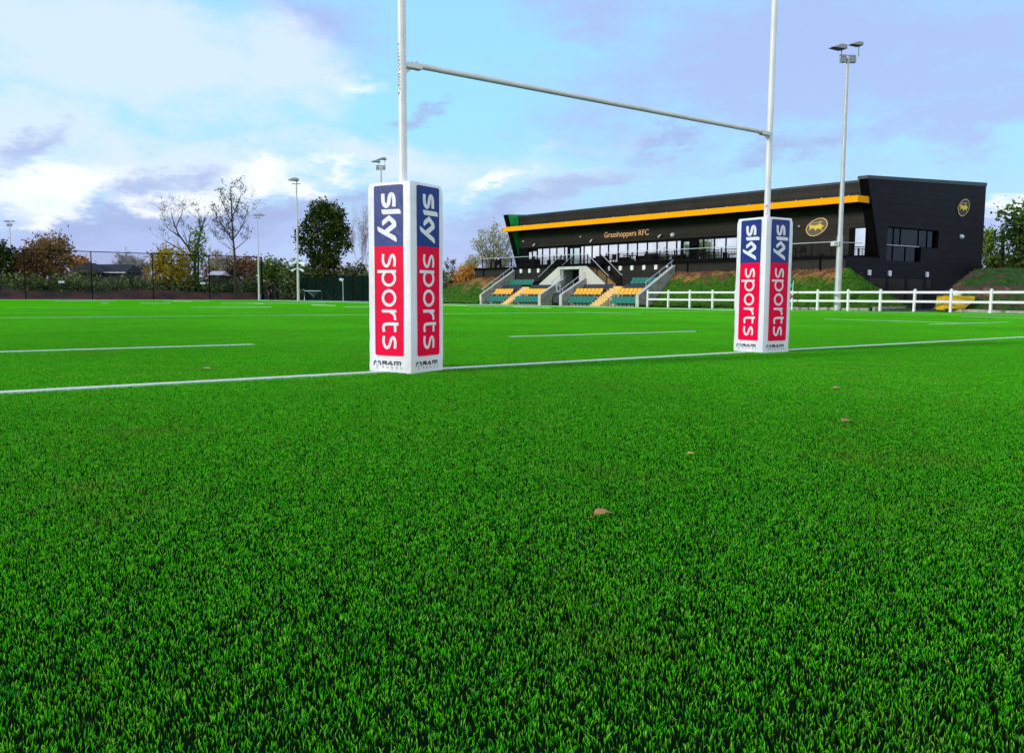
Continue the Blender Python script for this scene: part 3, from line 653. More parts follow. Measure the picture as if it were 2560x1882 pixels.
# near gable face built from cells so its windows and doors are real recesses
def cells(mb, ys, zs, holes, a, top=None, depth=0.3):
    for i in range(len(ys) - 1):
        for j in range(len(zs) - 1):
            y0, y1, z0, z1 = ys[i], ys[i + 1], zs[j], zs[j + 1]
            if any(h[0] <= (y0 + y1) / 2 <= h[1] and h[2] <= (z0 + z1) / 2 <= h[3] for h in holes): continue
            mb.quad((a, y0, z0), (a, y1, z0), (a, y1, z1), (a, y0, z1))
holes = [(4.57, 11.03, 4.49, 5.80), (4.57, 8.83, 3.40, 4.49), (1.64, 2.31, 0, 2.23), (2.65, 4.73, 0, 2.23), (5.01, 7.03, 0, 2.23), (7.37, 9.44, 0, 2.23), (9.75, 10.45, 1.56, 2.23)]
ys = sorted({3.2, 4.57, 8.83, 11.03, 17.35}); zs = [3.40, 4.49, 5.80]
mb = bmb(); AG = 0.03
zf = lambda yy: 3.55 + (3.78 - yy) / (3.78 - 2.02) * (9.1 - 3.55)        # slanting front edge
mb.add([(AG, 3.78, 3.55), (AG, 4.57, 3.55), (AG, 4.57, 5.80), (AG, 3.066, 5.80)], [(0, 1, 2, 3)])
cells(mb, [4.57, 8.83, 11.03, 17.35], [3.40, 4.49, 5.80], holes, AG)
mb.add([(AG, 3.066, 5.80), (AG, 17.35, 5.80), (AG, 17.35, roofz(17.35) + .02), (AG, 2.02, 8.92)], [(0, 1, 2, 3)])
cells(mb, [0, 1.64, 2.31, 2.65, 4.73, 5.01, 7.03, 7.37, 9.44, 9.75, 10.45, 17.35], [0, 1.56, 2.23, 3.40], holes, AG)
mb.quad((AG, 0, 3.40), (AG, 4.57, 3.40), (AG, 4.57, 3.55), (AG, 0, 3.55))
for h in holes:         # reveals and dark backs
    y0, y1, z0, z1 = h; d = AG - .32
    mb.quad((AG, y0, z0), (d, y0, z0), (d, y0, z1), (AG, y0, z1)); mb.quad((AG, y1, z0), (d, y1, z0), (d, y1, z1), (AG, y1, z1))
    if h is not holes[0]: mb.quad((AG, y0, z0), (d, y0, z0), (d, y1, z0), (AG, y1, z0))
    if h is not holes[1]: mb.quad((AG, y0, z1), (d, y0, z1), (d, y1, z1), (AG, y1, z1))
mb.quad((AG, 8.83, 4.49), (AG - .32, 8.83, 4.49), (AG - .32, 11.03, 4.49), (AG, 11.03, 4.49))
mb.quad((AG, 17.35, 0), (-.6, 17.35, 0), (-.6, 17.35, 9.7), (AG, 17.35, 9.7))
mb.build('gable_wall', 'clad_gable', club)
mb = bmb()     # slanting fin at the front of the gable, inner lining
mb.quad((AG, 3.78, 3.66), (AG, 2.02, 9.1), (A1, 2.02, 9.1), (A1, 3.66, 3.66)); mb.quad((A1, 3.66, 3.66), (A1, 2.02, 9.1), (A1, WF + .3, 9.1), (A1, WF + .3, 3.66)); mb.build('front_fin', 'black_trim', club)
mb = bmb(); mb.add([(AG + .03, 1.96, 8.90), (AG + .03, 17.4, 9.52), (AG + .03, 17.4, 9.80), (AG + .03, 1.96, 9.12), (A1 - .03, 1.96, 8.90), (A1 - .03, 17.4, 9.52), (A1 - .03, 17.4, 9.80), (A1 - .03, 1.96, 9.12)],
    [(0, 1, 2, 3), (7, 6, 5, 4), (3, 2, 6, 7), (0, 3, 7, 4), (1, 0, 4, 5), (2, 1, 5, 6)]); mb.build('verge_trim', 'flashing', club)
mb = bmb(); mb.add([(A0, WF + .3, 8.9), (A1 - .04, WF + .3, 8.9), (A1 - .04, 17.3, 9.5), (A0, 17.3, 9.5)], [(0, 1, 2, 3)]); mb.build('roof', 'roof_membrane', club)
mb = bmb(); mb.box(A0 - .7, A1, 17.0, 17.3, 3.66, 9.45); mb.build('back_wall', 'clad_front', club)
# canopy: yellow fascia and dark soffit
mb = bmb(); mb.box(-37.75, -.10, 1.2, 1.32, 7.29, 7.735); mb.box(-.22, -.10, 1.32, 2.5, 7.29, 7.735); mb.build('fascia', 'fascia_yellow', club)
mb = bmb(); mb.box(A0 + .01, -.23, 1.33, WF - .04, 7.33, 7.70); mb.build('canopy', 'black_trim', club)
for k in range(19): mb = bmb(); a_ = -36.5 + k * 1.98; mb.box(a_, a_ + .05, 1.25, 1.30, 7.735, 7.80); mb.build('fascia_clip', 'grey_steel', club)
# glazing
def pane(parent, a0, a1, z0, z1, mt, nm='pane'):
    mb = bmb(); mb.box(a0, a1, WF + .055, WF + .075, z0, z1); return mb.build(nm, mt, parent)
def window(a0, a1, z0=3.85, z1=TZ, mt='window_glass', nm='window'):
    fw = .045; mb = bmb()
    mb.box(a0, a0 + fw, WF, WF + .12, z0, z1); mb.box(a1 - fw, a1, WF, WF + .12, z0, z1); mb.box(a0 + fw, a1 - fw, WF, WF + .12, z1 - .09, z1); mb.box(a0 + fw, a1 - fw, WF, WF + .12, z0, z0 + .08)
    o = mb.build(nm, 'black_trim', club); pane(o, a0 + fw + .002, a1 - fw - .002, z0 + .082, z1 - .092, mt); return o
mull = [-35.2, -34.42, -33.37, -32.35, -31.24, -30.77]
for a0, a1 in zip(mull[:-1], mull[1:]): window(a0, a1)
window(-36.55, -35.97, z1=5.35); window(-35.95, -35.22, z1=5.42)
for a0, a1 in ((-30.55, -30.03), (-30.01, -29.10)): window(a0, a1, z1=5.50, mt='door_glass', nm='door')
mull = [-29.05, -28.58, -27.52, -26.5, -25.41, -24.22, -23.06, -21.92, -20.76, -19.67, -18.58, -17.52, -17.02]
for a0, a1 in zip(mull[:-1], mull[1:]): window(a0, a1)
window(-16.85, -16.12, z1=5.52, mt='door_glass', nm='door')
window(-16.10, -15.28, z1=5.52, mt='dark_glass', nm='door')
mull = [-15.24, -14.72, -13.65, -12.52, -11.42]
for a0, a1 in zip(mull[:-1], mull[1:]): window(a0, a1)
window(-1.68, -.80, z0=3.72, z1=5.78)
mb = bmb()     # dark plinth and fillers round the glazing
mb.box(A0, -36.6, WF + .01, WF + .3, 3.66, 5.75); mb.box(-36.6, -11.3, WF + .01, WF + .3, 3.66, 3.845); mb.box(-36.6, -11.3, WF + .01, WF + .3, TZ + .003, 5.75)
mb.box(-30.77, -30.55, WF + .012, WF + .3, 3.85, TZ); mb.box(-17.02, -16.85, WF + .012, WF + .3, 3.85, TZ); mb.box(-2.05, -1.68, WF + .012, WF + .3, 3.66, 5.75); mb.box(-1.68, -.66, WF + .16, WF + .3, 3.66, 5.75)
mb.box(-36.6, -11.3, WF + .13, WF + .3, 3.85, TZ)
mb.build('glazing_surround', 'black_trim', club)
# gable windows
def gpane(parent, y0, y1, z0, z1, mt): mb = bmb(); mb.box(AG - .27, AG - .25, y0, y1, z0, z1); mb.build('pane', mt, parent)
mb = bmb()
for y in (4.57, 5.65, 6.5, 8.78, 9.9, 10.98): mb.box(AG - .28, AG - .2, y, y + .05, 4.49, 5.80)
for y in (4.57, 5.65, 7.2, 8.78): mb.box(AG - .28, AG - .2, y, y + .05, 3.40, 4.49)
mb.box(AG - .28, AG - .2, 4.62, 10.98, 5.74, 5.80); mb.box(AG - .28, AG - .2, 4.62, 8.78, 3.40, 3.46); mb.box(AG - .28, AG - .2, 8.83, 10.98, 4.49, 4.55)
gw = mb.build('gable_window', 'black_trim', club)
for y0, y1 in ((4.62, 5.65), (5.70, 6.5), (6.55, 8.78), (8.83, 9.9), (9.95, 10.98)): gpane(gw, y0, y1, 4.56, 5.74, 'dark_glass')
for y0, y1 in ((4.62, 5.65), (5.70, 7.2), (7.25, 8.78)): gpane(gw, y0, y1, 3.46, 4.485, 'dark_glass')
mb = bmb(); mb.tube([(AG - .05, 4.57, 4.52), (AG - .05, 8.6, 4.52)], .03, 8); mb.build('gable_rail', 'handrail', club)
for y0, y1 in ((1.64, 2.31), (2.65, 4.73), (5.01, 7.03), (7.37, 9.44)):
    mb = bmb(); mb.box(AG - .31, AG - .26, y0 + .02, y1 - .02, .02, 2.21); o = mb.build('entrance_door', 'black_trim', club)
    mb = bmb(); mb.box(AG - .26, AG - .20, (y0 + y1) / 2 - .05, (y0 + y1) / 2 - .02, .9, 1.2); mb.build('handle', 'grey_steel', o)
mb = bmb(); mb.box(AG - .31, AG - .26, 9.75, 10.45, 1.56, 2.23); mb.build('small_window', 'dark_glass', club)
# lamps, cameras
def bulkhead(fr_pt, wdir, nm='wall_lamp', sx=.15, sz=.19, mt='white_paint', dd=.10):
    mb = bmb(); mb.prism(rrect(-sx, sx, -sz, sz, .06), wdir(fr_pt), dd); o = mb.build(nm, mt, club); return o
onfront = lambda wv: (lambda c: (lambda x, y, d: (c[0] + x, wv - .02 - d, c[1] + y)))
ongable = lambda c: (lambda x, y, d: (AG + .01 + d, c[0] + x, c[1] + y))
for a_ in (-33.26, -32.0, -30.75, -21.56, -20.3, -18.99, -17.67, -16.39): bulkhead((a_, 3.22), onfront(0))
for a_ in (-34.47, -15.23): bulkhead((a_, 3.25), onfront(0), 'wall_lamp', .08, .09)
for y in (2.56, 4.96, 9.66): bulkhead((y, 2.54), ongable)
bulkhead((1.6, 2.45), ongable, 'alarm_box', .045, .05, 'flag_red')
def cctv(a_, z, wv, tilt):
    mb = bmb(); mb.tube([(a_, wv, z + .08), (a_ + .02, wv - .14, z + .06)], .035, 8); mb.tube([(a_ - .14, wv - .20, z - .10), (a_ + .12, wv - .16, z + .12)], .065, 10); mb.build('camera', 'white_paint', club)
for a_, z in ((-35.43, 5.95), (-27.41, 6.0), (-19.19, 6.03)): cctv(a_, z, WF, 1)
def dome(p, axis, nm, r):
    mb = bmb(); n = 10
    for k in range(4):
        pass
    pts = [(p[0], p[1] - r * 1.2 * k / 4, p[2]) if axis == 'w' else (p[0] + r * 1.2 * k / 4, p[1], p[2]) for k in range(5)]
    mb.tube(pts, [r, r * .96, r * .85, r * .6, r * .1], 12); mb.build(nm, 'white_paint', club)
dome((-17.91, WF, 6.07), 'w', 'alarm_bell', .20); dome((-37.3, WF, 6.41), 'w', 'soffit_lamp', .09); dome((-29.03, WF, 6.47), 'w', 'soffit_lamp', .08); dome((-6.01, WF, 6.1), 'w', 'soffit_lamp', .08); dome((AG, 14.13, 5.48), 'a', 'dome_camera', .19)
for a_ in (-1.84, -13.2, -39.2): mb = bmb(); mb.tube([(a_, -.05, 3.66), (a_, -.05, 2.6)], .05, 8); mb.build('downpipe', 'black_trim', club)
# lettering
vs, fs = text_mesh('Grasshoppers RFC', 1.0); xs = [v[0] for v in vs]; ys_ = [v[1] for v in vs]; x0, x1 = min(xs), max(xs)
capz = .70
mb = bmb(); k = (25.88 - 20.55) / (x1 - x0)
base_z = 6.22; zk = .50 / .70
mb.add([(-25.88 + (v[0] - x0) * k, WF - .05, base_z + v[1] * zk) for v in vs], fs)
mb.build('wall_lettering', 'letter_orange', club)
# emblems
RING = [(0.362, 0.647), (0.534, 0.615), (0.698, 0.521), (0.818, 0.367), (0.859, 0.208), (0.832, 0.042), (0.716, -0.16), (0.553, -0.34), (0.308, -0.495), (0.059, -0.609), (-0.217, -0.664), (-0.475, -0.635), (-0.68, -0.518), (-0.816, -0.362), (-0.877, -0.177), (-0.855, -0.008), (-0.745, 0.178), (-0.575, 0.338), (-0.336, 0.492), (-0.097, 0.598), (0.132, 0.647)]
BODY = [(-0.606, 0.223), (-0.522, 0.18), (-0.194, 0.145), (0.038, 0.147), (0.163, 0.197), (0.207, 0.247), (0.299, 0.242), (0.343, 0.155), (0.396, 0.12), (0.488, 0.104), (0.553, 0.048), (0.539, -0.003), (0.459, -0.02), (0.382, -0.089), (0.338, -0.128), (0.374, -0.162), (0.516, -0.275), (0.471, -0.293), (0.247, -0.144), (0.154, -0.129), (-0.03, -0.15), (-0.048, -0.265), (-0.095, -0.263), (-0.181, -0.141), (-0.312, -0.076), (-0.405, -0.097), (-0.496, -0.145), (-0.61, -0.234), (-0.645, -0.222), (-0.556, -0.11), (-0.535, -0.068), (-0.598, 0.042), (-0.619, 0.128)]
WING = [(-0.572, 0.252), (-0.375, 0.315), (0.144, 0.378), (0.383, 0.41), (0.43, 0.381), (0.41, 0.329), (0.297, 0.289), (-0.026, 0.293), (-0.373, 0.262), (-0.524, 0.228)]
def emblem(F, discm, label):
    mb = bmb(); mb.prism([(x * .93, y * .93) for x, y in RING], F, .03); disc = mb.build('emblem', discm, club); tag(disc, label)
    mb = bmb(); n = len(RING)
    vs = [F(x, y, .045) for x, y in RING] + [F(x * .92, y * .92, .045) for x, y in RING] + [F(x, y, 0) for x, y in RING] + [F(x * .92, y * .92, .01) for x, y in RING]
    mb.add(vs, [(i, (i + 1) % n, n + (i + 1) % n, n + i) for i in range(n)] + [(i, (i + 1) % n, 2 * n + (i + 1) % n, 2 * n + i) for i in range(n)] + [(n + i, n + (i + 1) % n, 3 * n + (i + 1) % n, 3 * n + i) for i in range(n)])
    mb.build('emblem_rim', 'emblem_ring', disc)
    mb = bmb(); mb.prism(BODY, lambda x, y, d: F(x, y, .034 + d), .02); mb.build('grasshopper', 'emblem_yellow', disc)
    mb = bmb(); mb.prism(WING, lambda x, y, d: F(x, y, .034 + d), .015); mb.build('wing', 'emblem_wing', disc)
emblem(lambda x, y, d: (-4.54 + x, WF - .01 - d, 5.96 + y), 'emblem_disc', 'large oval emblem with yellow grasshopper')
emblem(lambda x, y, d: (AG + .01 + d, 14.21 + x * .93, 7.69 + y * 1.02), 'emblem_disc_dark', 'smaller dark oval emblem with yellow grasshopper')
# balcony railing
def rail_section(a0, a1, ww=.12, z0=3.66, name='balcony_railing'):
    mb = bmb(); mb.box(a0, a1, ww - .02, ww + .02, 3.74, 3.79); mb.box(a0, a1, ww - .02, ww + .02, 4.42, 4.46)
    nb_ = int((a1 - a0) / .13)
    for k in range(nb_ + 1): a_ = a0 + (a1 - a0) * k / nb_; mb.box(a_ - .011, a_ + .011, ww - .011, ww + .011, 3.79, 4.42)
    npz = max(1, round((a1 - a0) / 1.5))
    for k in range(npz + 1): a_ = a0 + (a1 - a0) * k / npz; mb.box(a_ - .035, a_ + .035, ww - .035, ww + .035, 3.66, 4.55)
    o = mb.build(name, 'dark_steel', club)
    mb = bmb(); mb.tube([(a0, ww, 4.60), (a1, ww, 4.60)], .028, 8); mb.build('top_rail', 'handrail', o)
rail_section(-39.6, -27.3); rail_section(-22.2, -1.15)
mb = bmb()
for k in range(16): y = .12 + (3.3 - .12) * k / 15; mb.box(-1.16, -1.14, y - .01, y + .01, 3.76, 4.44)
o = mb.build('balcony_railing', 'dark_steel', club); mb = bmb(); mb.tube([(-1.15, .12, 4.6), (-.75, 2.9, 4.6)], .028, 8); mb.build('top_rail', 'handrail', o)
mb = bmb(); mb.tube([(-.9, .5, 3.66), (-.9, .5, 4.62)], .03, 8); mb.box(-1.03, -.62, .46, .50, 4.6, 4.86); o = mb.build('balcony_sign', 'sign_green', club)
mb = bmb(); mb.box(-.98, -.67, .452, .458, 4.70, 4.76); mb.box(-.90, -.75, .452, .458, 4.30, 4.52); mb.build('sign_print', 'print_white', o)
# balcony furniture: low dark tables and chairs standing behind the railing
def furn(a_, ww, kind, label, grp):
    o = thing('balcony_' + kind, label, kind, tuple(BF((a_, ww, 3.66))), grp); f = lambda p: BF((a_ + p[0], ww + p[1], 3.66 + p[2])); m_ = MB(f)
    if kind == 'table':
        m_.box(-.45, .45, -.4, .4, .68, .73); m_.build('table_top', 'dark_steel', o); m_ = MB(f)
        for x in (-.38, .38):
            for y in (-.33, .33): m_.box(x - .03, x + .03, y - .03, y + .03, 0, .68)
        m_.build('table_legs', 'dark_steel', o)
    elif kind == 'chair':
        m_.box(-.25, .25, -.25, .25, .38, .44); m_.build('seat', 'dark_steel', o); m_ = MB(f); m_.box(-.25, .25, .2, .25, .44, .86); m_.build('backrest', 'dark_steel', o); m_ = MB(f)
        for x in (-.22, .22):
            for y in (-.22, .22): m_.box(x - .025, x + .025, y - .025, y + .025, 0, .38)
        m_.build('chair_legs', 'dark_steel', o)
    else:
        m_.box(-.75, .75, -.35, .35, .1, .42); m_.build('sofa_seat', 'dark_steel', o); m_ = MB(f); m_.box(-.75, .75, .25, .35, .42, .80); m_.box(-.75, -.62, -.35, .25, .42, .62); m_.box(.62, .75, -.35, .25, .42, .62); m_.build('sofa_back', 'dark_steel', o)
FU = [(-38.9, 1.2, 'table', 'dark table beside the seated person on the balcony'), (-33.6, 1.5, 'sofa', 'dark outdoor sofa behind the left balcony railing'), (-35.0, 1.6, 'chair', 'dark chair on the balcony between table and sofa at the left end'),
      (-24.6, 1.6, 'sofa', 'dark outdoor sofa on the balcony right of the stairs'), (-22.9, 1.5, 'chair', 'dark chair on the balcony next to the sofa right of the stairs'), (-20.9, 1.6, 'table', 'dark low table at the middle of the balcony'),
      (-18.5, 1.3, 'sofa', 'dark outdoor sofa on the balcony below the round wall bell'), (-13.6, 1.5, 'chair', 'dark chair on the balcony in front of the tree reflections'), (-12.7, 1.6, 'table', 'dark table on the balcony next to the tree reflections'),
      (-6.6, 1.2, 'chair', 'dark chair on the balcony just right of the farther pad'), (-5.4, 1.4, 'table', 'dark table on the balcony left below the large emblem'), (-4.3, 1.3, 'chair', 'dark chair on the balcony right below the large emblem')]
for a_, w_, k_, l_ in FU: furn(a_, w_, k_, l_, 'dark furniture standing on the balcony')

# ------------------------------------------------------------------ concrete terrace with stairs and tunnel
ter = thing('spectator_terrace', 'concrete spectator terrace with yellow aisle steps and a central tunnel below the balcony', 'terrace', tuple(BF((-25, -3.9, 0))))
TL, TR = -34.45, -14.4
FL = [(-3.9, 0.02), (-3.05, .70), (-2.25, 1.08), (-1.35, 1.62), (0, None)]
def slopewall(a0, a1, back_w, ztop, mt='concrete', base=.93, flat=.0):
    mb = bmb(); prof = [(-3.92, 0), (-3.92, base), (-3.80, base + .06), (back_w, ztop), (back_w, 0)]
    vs = [(a0, y, z) for y, z in prof] + [(a1, y, z) for y, z in prof]; n = len(prof)
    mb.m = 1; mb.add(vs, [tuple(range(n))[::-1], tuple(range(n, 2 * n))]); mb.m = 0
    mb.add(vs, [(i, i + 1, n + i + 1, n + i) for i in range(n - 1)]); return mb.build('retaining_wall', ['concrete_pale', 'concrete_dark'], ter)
slopewall(-34.48, -34.17, -.07, 3.33); slopewall(-14.74, -14.40, -.07, 3.33)
slopewall(-26.12, -25.77, -1.3, 2.40); slopewall(-23.41, -23.07, -1.3, 2.40)
for b0, b1 in ((-34.17, -26.12), (-23.07, -14.74)):
    mb = bmb()
    for k in range(4):
        w0, z = FL[k]; w1 = FL[k + 1][0]; mb.box(b0 + .002, b1 - .002, w0 + (.001 * k), -.07, (FL[k - 1][1] if k else 0), z if k else .02)
    mb.build('tread_block', 'concrete', ter)
for (a0, a1, nm) in ((-31.1, -30.1, 0), (-19.62, -18.45, 1)):      # aisle steps
    mb = bmb(); ns = 10
    for k in range(ns): z = .165 * (k + 1); mb.box(a0, a1, -3.98 + k * .255, -1.36, z - .165 + .003, z)
    mb.m = 1
    for k in range(ns): z = .165 * (k + 1); mb.box(a0 - .002, a1 + .002, -3.99 + k * .255, -3.98 + k * .255 + .05, z - .10, z + .004)
    mb.build('aisle_steps', ['step_yellow', 'step_yellow'], ter)
# portal and the two raking stair flights in front of the podium
PW = -1.25
mb = bmb(); mb.prism([(-29.23, 1.90), (-26.67, 3.44), (-26.42, 3.44), (-26.42, 0), (-29.23, 0)], lambda x, y, d: (x, PW + d, y), .12); mb.build('stair_wall', 'render_cream', ter); mb = bmb()
mb.prism([(-23.93, 0), (-23.93, 3.44), (-23.09, 3.44), (-20.82, 1.90), (-20.82, 0)], lambda x, y, d: (x, PW + d, y), .12); mb.build('stair_wall', 'render_cream', ter)
mb = bmb(); mb.box(-26.67, -23.09, PW - .03, .0, 3.20, 3.44); mb.box(-23.95, -23.52, PW - .035, PW + .4, 2.2, 3.198); mb.build('lintel', 'concrete_pale', ter)
mb = bmb(); mb.box(-26.42, -26.12, PW + .12, -.01, 0, 3.19); mb.build('tunnel_side', 'concrete_dark', ter); mb = bmb(); mb.box(-23.93, -23.62, PW + .4, -.01, 0, 3.19); mb.build('tunnel_side', 'concrete_dark', ter)
mb = bmb(); mb.box(-26.1, -23.95, -.05, -.01, 0, 3.19); mb.build('tunnel_back', 'black_trim', ter)
for sd_ in (1, -1):
    mb = bmb()
    for k in range(9):
        z = 3.44 - .165 * (k + 1); p_, q_ = sorted(((-23.09 if sd_ > 0 else -26.67) + sd_ * k * .25, (-23.09 if sd_ > 0 else -26.67) + sd_ * ((k + 1) * .25 + .02))); mb.box(p_, q_, PW + .13, -.08, z - .3, z)
    mb.build('upper_stair', 'step_yellow', ter)
mb = bmb(); mb.box(-27.3, -22.2, PW - .02, 0, 3.442, 3.56); mb.build('landing', 'black_trim', ter)
def balustrade(p0, p1, ww, drop=.95):
    mb = bmb(); (a0, z0), (a1, z1) = p0, p1; n = max(4, int(abs(a1 - a0) / .13))
    for k in range(n + 1): t = k / n; a_, z = a0 + (a1 - a0) * t, z0 + (z1 - z0) * t; mb.box(a_ - .012, a_ + .012, ww - .012, ww + .012, z - drop, z - .12)
    mb.tube([(a0, ww, z0 - .12), (a1, ww, z1 - .12)], .02, 6); mb.tube([(a0, ww, z0 - drop), (a1, ww, z1 - drop)], .02, 6)
    for t in (0, .5, 1): a_, z = a0 + (a1 - a0) * t, z0 + (z1 - z0) * t; mb.box(a_ - .035, a_ + .035, ww - .035, ww + .035, z - drop - .05, z - .03)
    o = mb.build('balustrade', 'dark_steel', ter); mb = bmb(); s_ = 1 if a1 > a0 else -1
    mb.tube([(a0, ww, z0), (a1, ww, z1), (a1 + s_ * .14, ww, z1), (a1 + s_ * .14, ww, z1 - .14)], .026, 8); mb.build('top_rail', 'handrail', o)
balustrade((-23.05, 4.5), (-20.7, 2.66), PW + .06, .93); balustrade((-22.6, 4.55), (-20.2, 2.70), -.12)
balustrade((-26.35, 4.55), (-29.25, 2.64), PW + .06, .93); balustrade((-26.0, 4.55), (-28.9, 2.68), -.12)
mb = bmb()
for k in range(28): a_ = -26.2 + k * .11; mb.box(a_ - .011, a_ + .011, PW + .05, PW + .07, 3.62, 4.4)
o = mb.build('balustrade', 'dark_steel', ter); mb = bmb(); mb.tube([(-26.25, PW + .06, 4.5), (-23.1, PW + .06, 4.5)], .026, 8); mb.build('top_rail', 'handrail', o)
def wall_handrail(a_, w0, z0, w1, z1, posts, nm='handrail'):
    mb = bmb(); mb.tube([(a_, w0 - .1, z0 - .03), (a_, w0, z0), (a_, w1, z1)], .028, 8)
    for t in posts: ww = w0 + (w1 - w0) * t; z = z0 + (z1 - z0) * t; mb.tube([(a_, ww, z - .5), (a_, ww, z)], .024, 6)
    mb.build(nm, 'handrail', ter)
wall_handrail(-34.32, -3.7, 1.47, -.15, 3.75, (.03, .33, .68, .98)); wall_handrail(-14.57, -3.0, 1.97, -.15, 3.72, (0, .5, .95)); wall_handrail(-23.24, -3.75, 1.42, -1.3, 2.93, (.03, .5, .97)); wall_handrail(-25.95, -2.6, 2.1, -1.35, 2.9, (.1, .9))
for a0, a1 in ((-34.1, -31.3), (-30.0, -26.3), (-22.9, -19.8), (-18.3, -14.9)):
    mb = bmb(); mb.tube([(a0, -3.02, 1.02), (a1, -3.02, 1.02)], .022, 6)
    for k in range(4): a_ = a0 + (a1 - a0) * (k + .5) / 4; mb.tube([(a_, -3.02, .7), (a_, -3.02, 1.02)], .02, 6)
    mb.build('row_rail', 'handrail', ter)
# things in the tunnel mouth
mb = bmb(); mb.box(-26.10, -26.02, -2.0, -1.5, 0, 0)
sg = bmb(); sg.box(-25.76, -25.72, -2.25, -1.75, 1.15, 1.95); o = sg.build('notice_board', 'white_paint', None, tuple(BF((-25.74, -2, 1.15)))); tag(o, 'white notice board with a dark figure on the tunnel side wall', 'notice board')
sg = bmb(); sg.box(-25.718, -25.712, -2.08, -1.93, 1.35, 1.62); sg.tube([(-25.716, -2.0, 1.70), (-25.71, -2.0, 1.70)], .07, 8); sg.build('dark_figure', 'print_black', o)
sg = bmb(); sg.prism(rrect(-.12, .12, -.1, .1, .04), lambda x, y, d: (-25.75 + d, -1.75 + x, 2.5 + y), .1); o = sg.build('tunnel_lamp', 'white_paint', None, tuple(BF((-25.7, -1.75, 2.5)))); tag(o, 'small white lamp high on the tunnel side wall', 'lamp')
gate = thing('training_frame', 'black rounded metal frame standing in the tunnel mouth', 'frame', tuple(BF((-24.3, -3.3, 0))))
mb = bmb(); mb.tube([(-24.95, -3.3, .02), (-24.9, -3.3, .75), (-24.7, -3.3, .98), (-23.95, -3.3, .98), (-23.75, -3.3, .75), (-23.62, -3.3, .02)], .045, 8); mb.build('hoop', 'dark_steel', gate)
mb = bmb(); mb.box(-24.95, -23.62, -3.38, -3.2, .02, .14); mb.box(-24.7, -23.9, -3.36, -3.24, .14, .24); mb.build('foot', 'dark_steel', gate)

# ------------------------------------------------------------------ seats
ORD = ['first', 'second', 'third', 'fourth', 'fifth', 'sixth', 'seventh', 'eighth', 'ninth', 'tenth']
def seat_meshes(mt):
    mb = MB(); x0, x1 = -.195, .195
    prof = [(.16, .34), (.02, .40), (-.02, .46)]
    def shell(pr, th, nm):
        m_ = MB(); k = 5
        vs = []
        for s_ in (0, th):
            for (y, z) in pr:
                for i in range(k): u = (i / (k - 1)) * 2 - 1; vs.append((u * .195, y + s_ - (u * u) * .03 * (-1), z))
        n = len(pr) * k; fs = []
        for r_ in range(len(pr) - 1):
            for i in range(k - 1):
                a_ = r_ * k + i; fs += [(a_, a_ + 1, a_ + k + 1, a_ + k), (n + a_, n + a_ + k, n + a_ + k + 1, n + a_ + 1)]
        for i in range(k - 1): fs += [(i, n + i, n + i + 1, i + 1), ((len(pr) - 1) * k + i, (len(pr) - 1) * k + i + 1, n + (len(pr) - 1) * k + i + 1, n + (len(pr) - 1) * k + i)]
        for r_ in range(len(pr) - 1):
            for i in (0, k - 1): a_ = r_ * k + i; fs.append((a_, a_ + k, n + a_ + k, n + a_))
        m_.add(vs, fs, True); return m_
    back = shell([(.06, .40), (.10, .52), (.15, .66), (.19, .745), (.25, .765)], .03, 'seat_back')
    pan = shell([(-.07, .22), (-.10, .30), (-.09, .40), (-.03, .46), (.02, .48)], .03, 'seat_pan')
    fr_ = MB(); fr_.box(-.21, -.17, .02, .07, 0, .42); fr_.box(-.21, .21, .05, .12, .30, .36)
    return back, pan, fr_
PROTO = {}
yaw = math.atan2(BA[1], BA[0])
def seat(a_, ww, z, colr, label, grp):
    loc = BF((a_, ww, z)); rz = yaw
    if colr not in PROTO:
        b_, p_, f_ = seat_meshes(colr)
        root = thing('stadium_seat', '', 'seat'); 
        b_.build('seat_back', 'seat_' + colr, root); p_.build('seat_pan', 'seat_' + colr, root); f_.build('seat_frame', 'dark_steel', root)
        PROTO[colr] = root; r_ = root
    else:
        src = PROTO[colr]; r_ = src.copy(); C.objects.link(r_)
        for ch in src.children: c = ch.copy(); C.objects.link(c); c.parent = r_
    r_.location = loc; r_.rotation_euler = (0, 0, rz); r_['label'] = label; r_['category'] = 'seat'; r_['group'] = grp
def seat_row(a0, a1, k, ww, z, colr, rowname, block):
    n = max(1, round((a1 - a0) / .44))
    for i in range(n):
        lab = '%s %s seat from the left, %s, %s' % (ORD[min(i, 9)], colr, rowname, block)
        seat(a0 + (i + .5) * (a1 - a0) / n, ww, z, colr, lab, '%s seats in the %s' % (colr, rowname))
for row, w_, z_, c_, bl in (('front row', -3.55, .02, 'green', ((-33.75, -31.2, 0), (-29.9, -26.45, 1), (-22.75, -19.7, 2), (-17.75, -14.85, 3))),
                            ('second row', -2.75, .72, 'yellow', ((-33.85, -31.2, 0), (-29.6, -26.3, 1), (-22.85, -19.65, 2), (-18.1, -14.95, 3))),
                            ('third row', -1.85, 1.08, 'black', ((-33.9, -31.2, 0), (-29.8, -26.9, 1), (-22.9, -19.4, 2), (-18.1, -15.1, 3))),
                            ('back row', -1.0, 1.62, 'green', ((-33.9, -30.4, 0), (-18.2, -15.1, 3)))):
    for a0, a1, b_ in bl:
        seat_row(a0, a1, 0, w_, z_, c_, row, ('leftmost block', 'block left of the tunnel', 'block right of the tunnel', 'rightmost block')[b_])

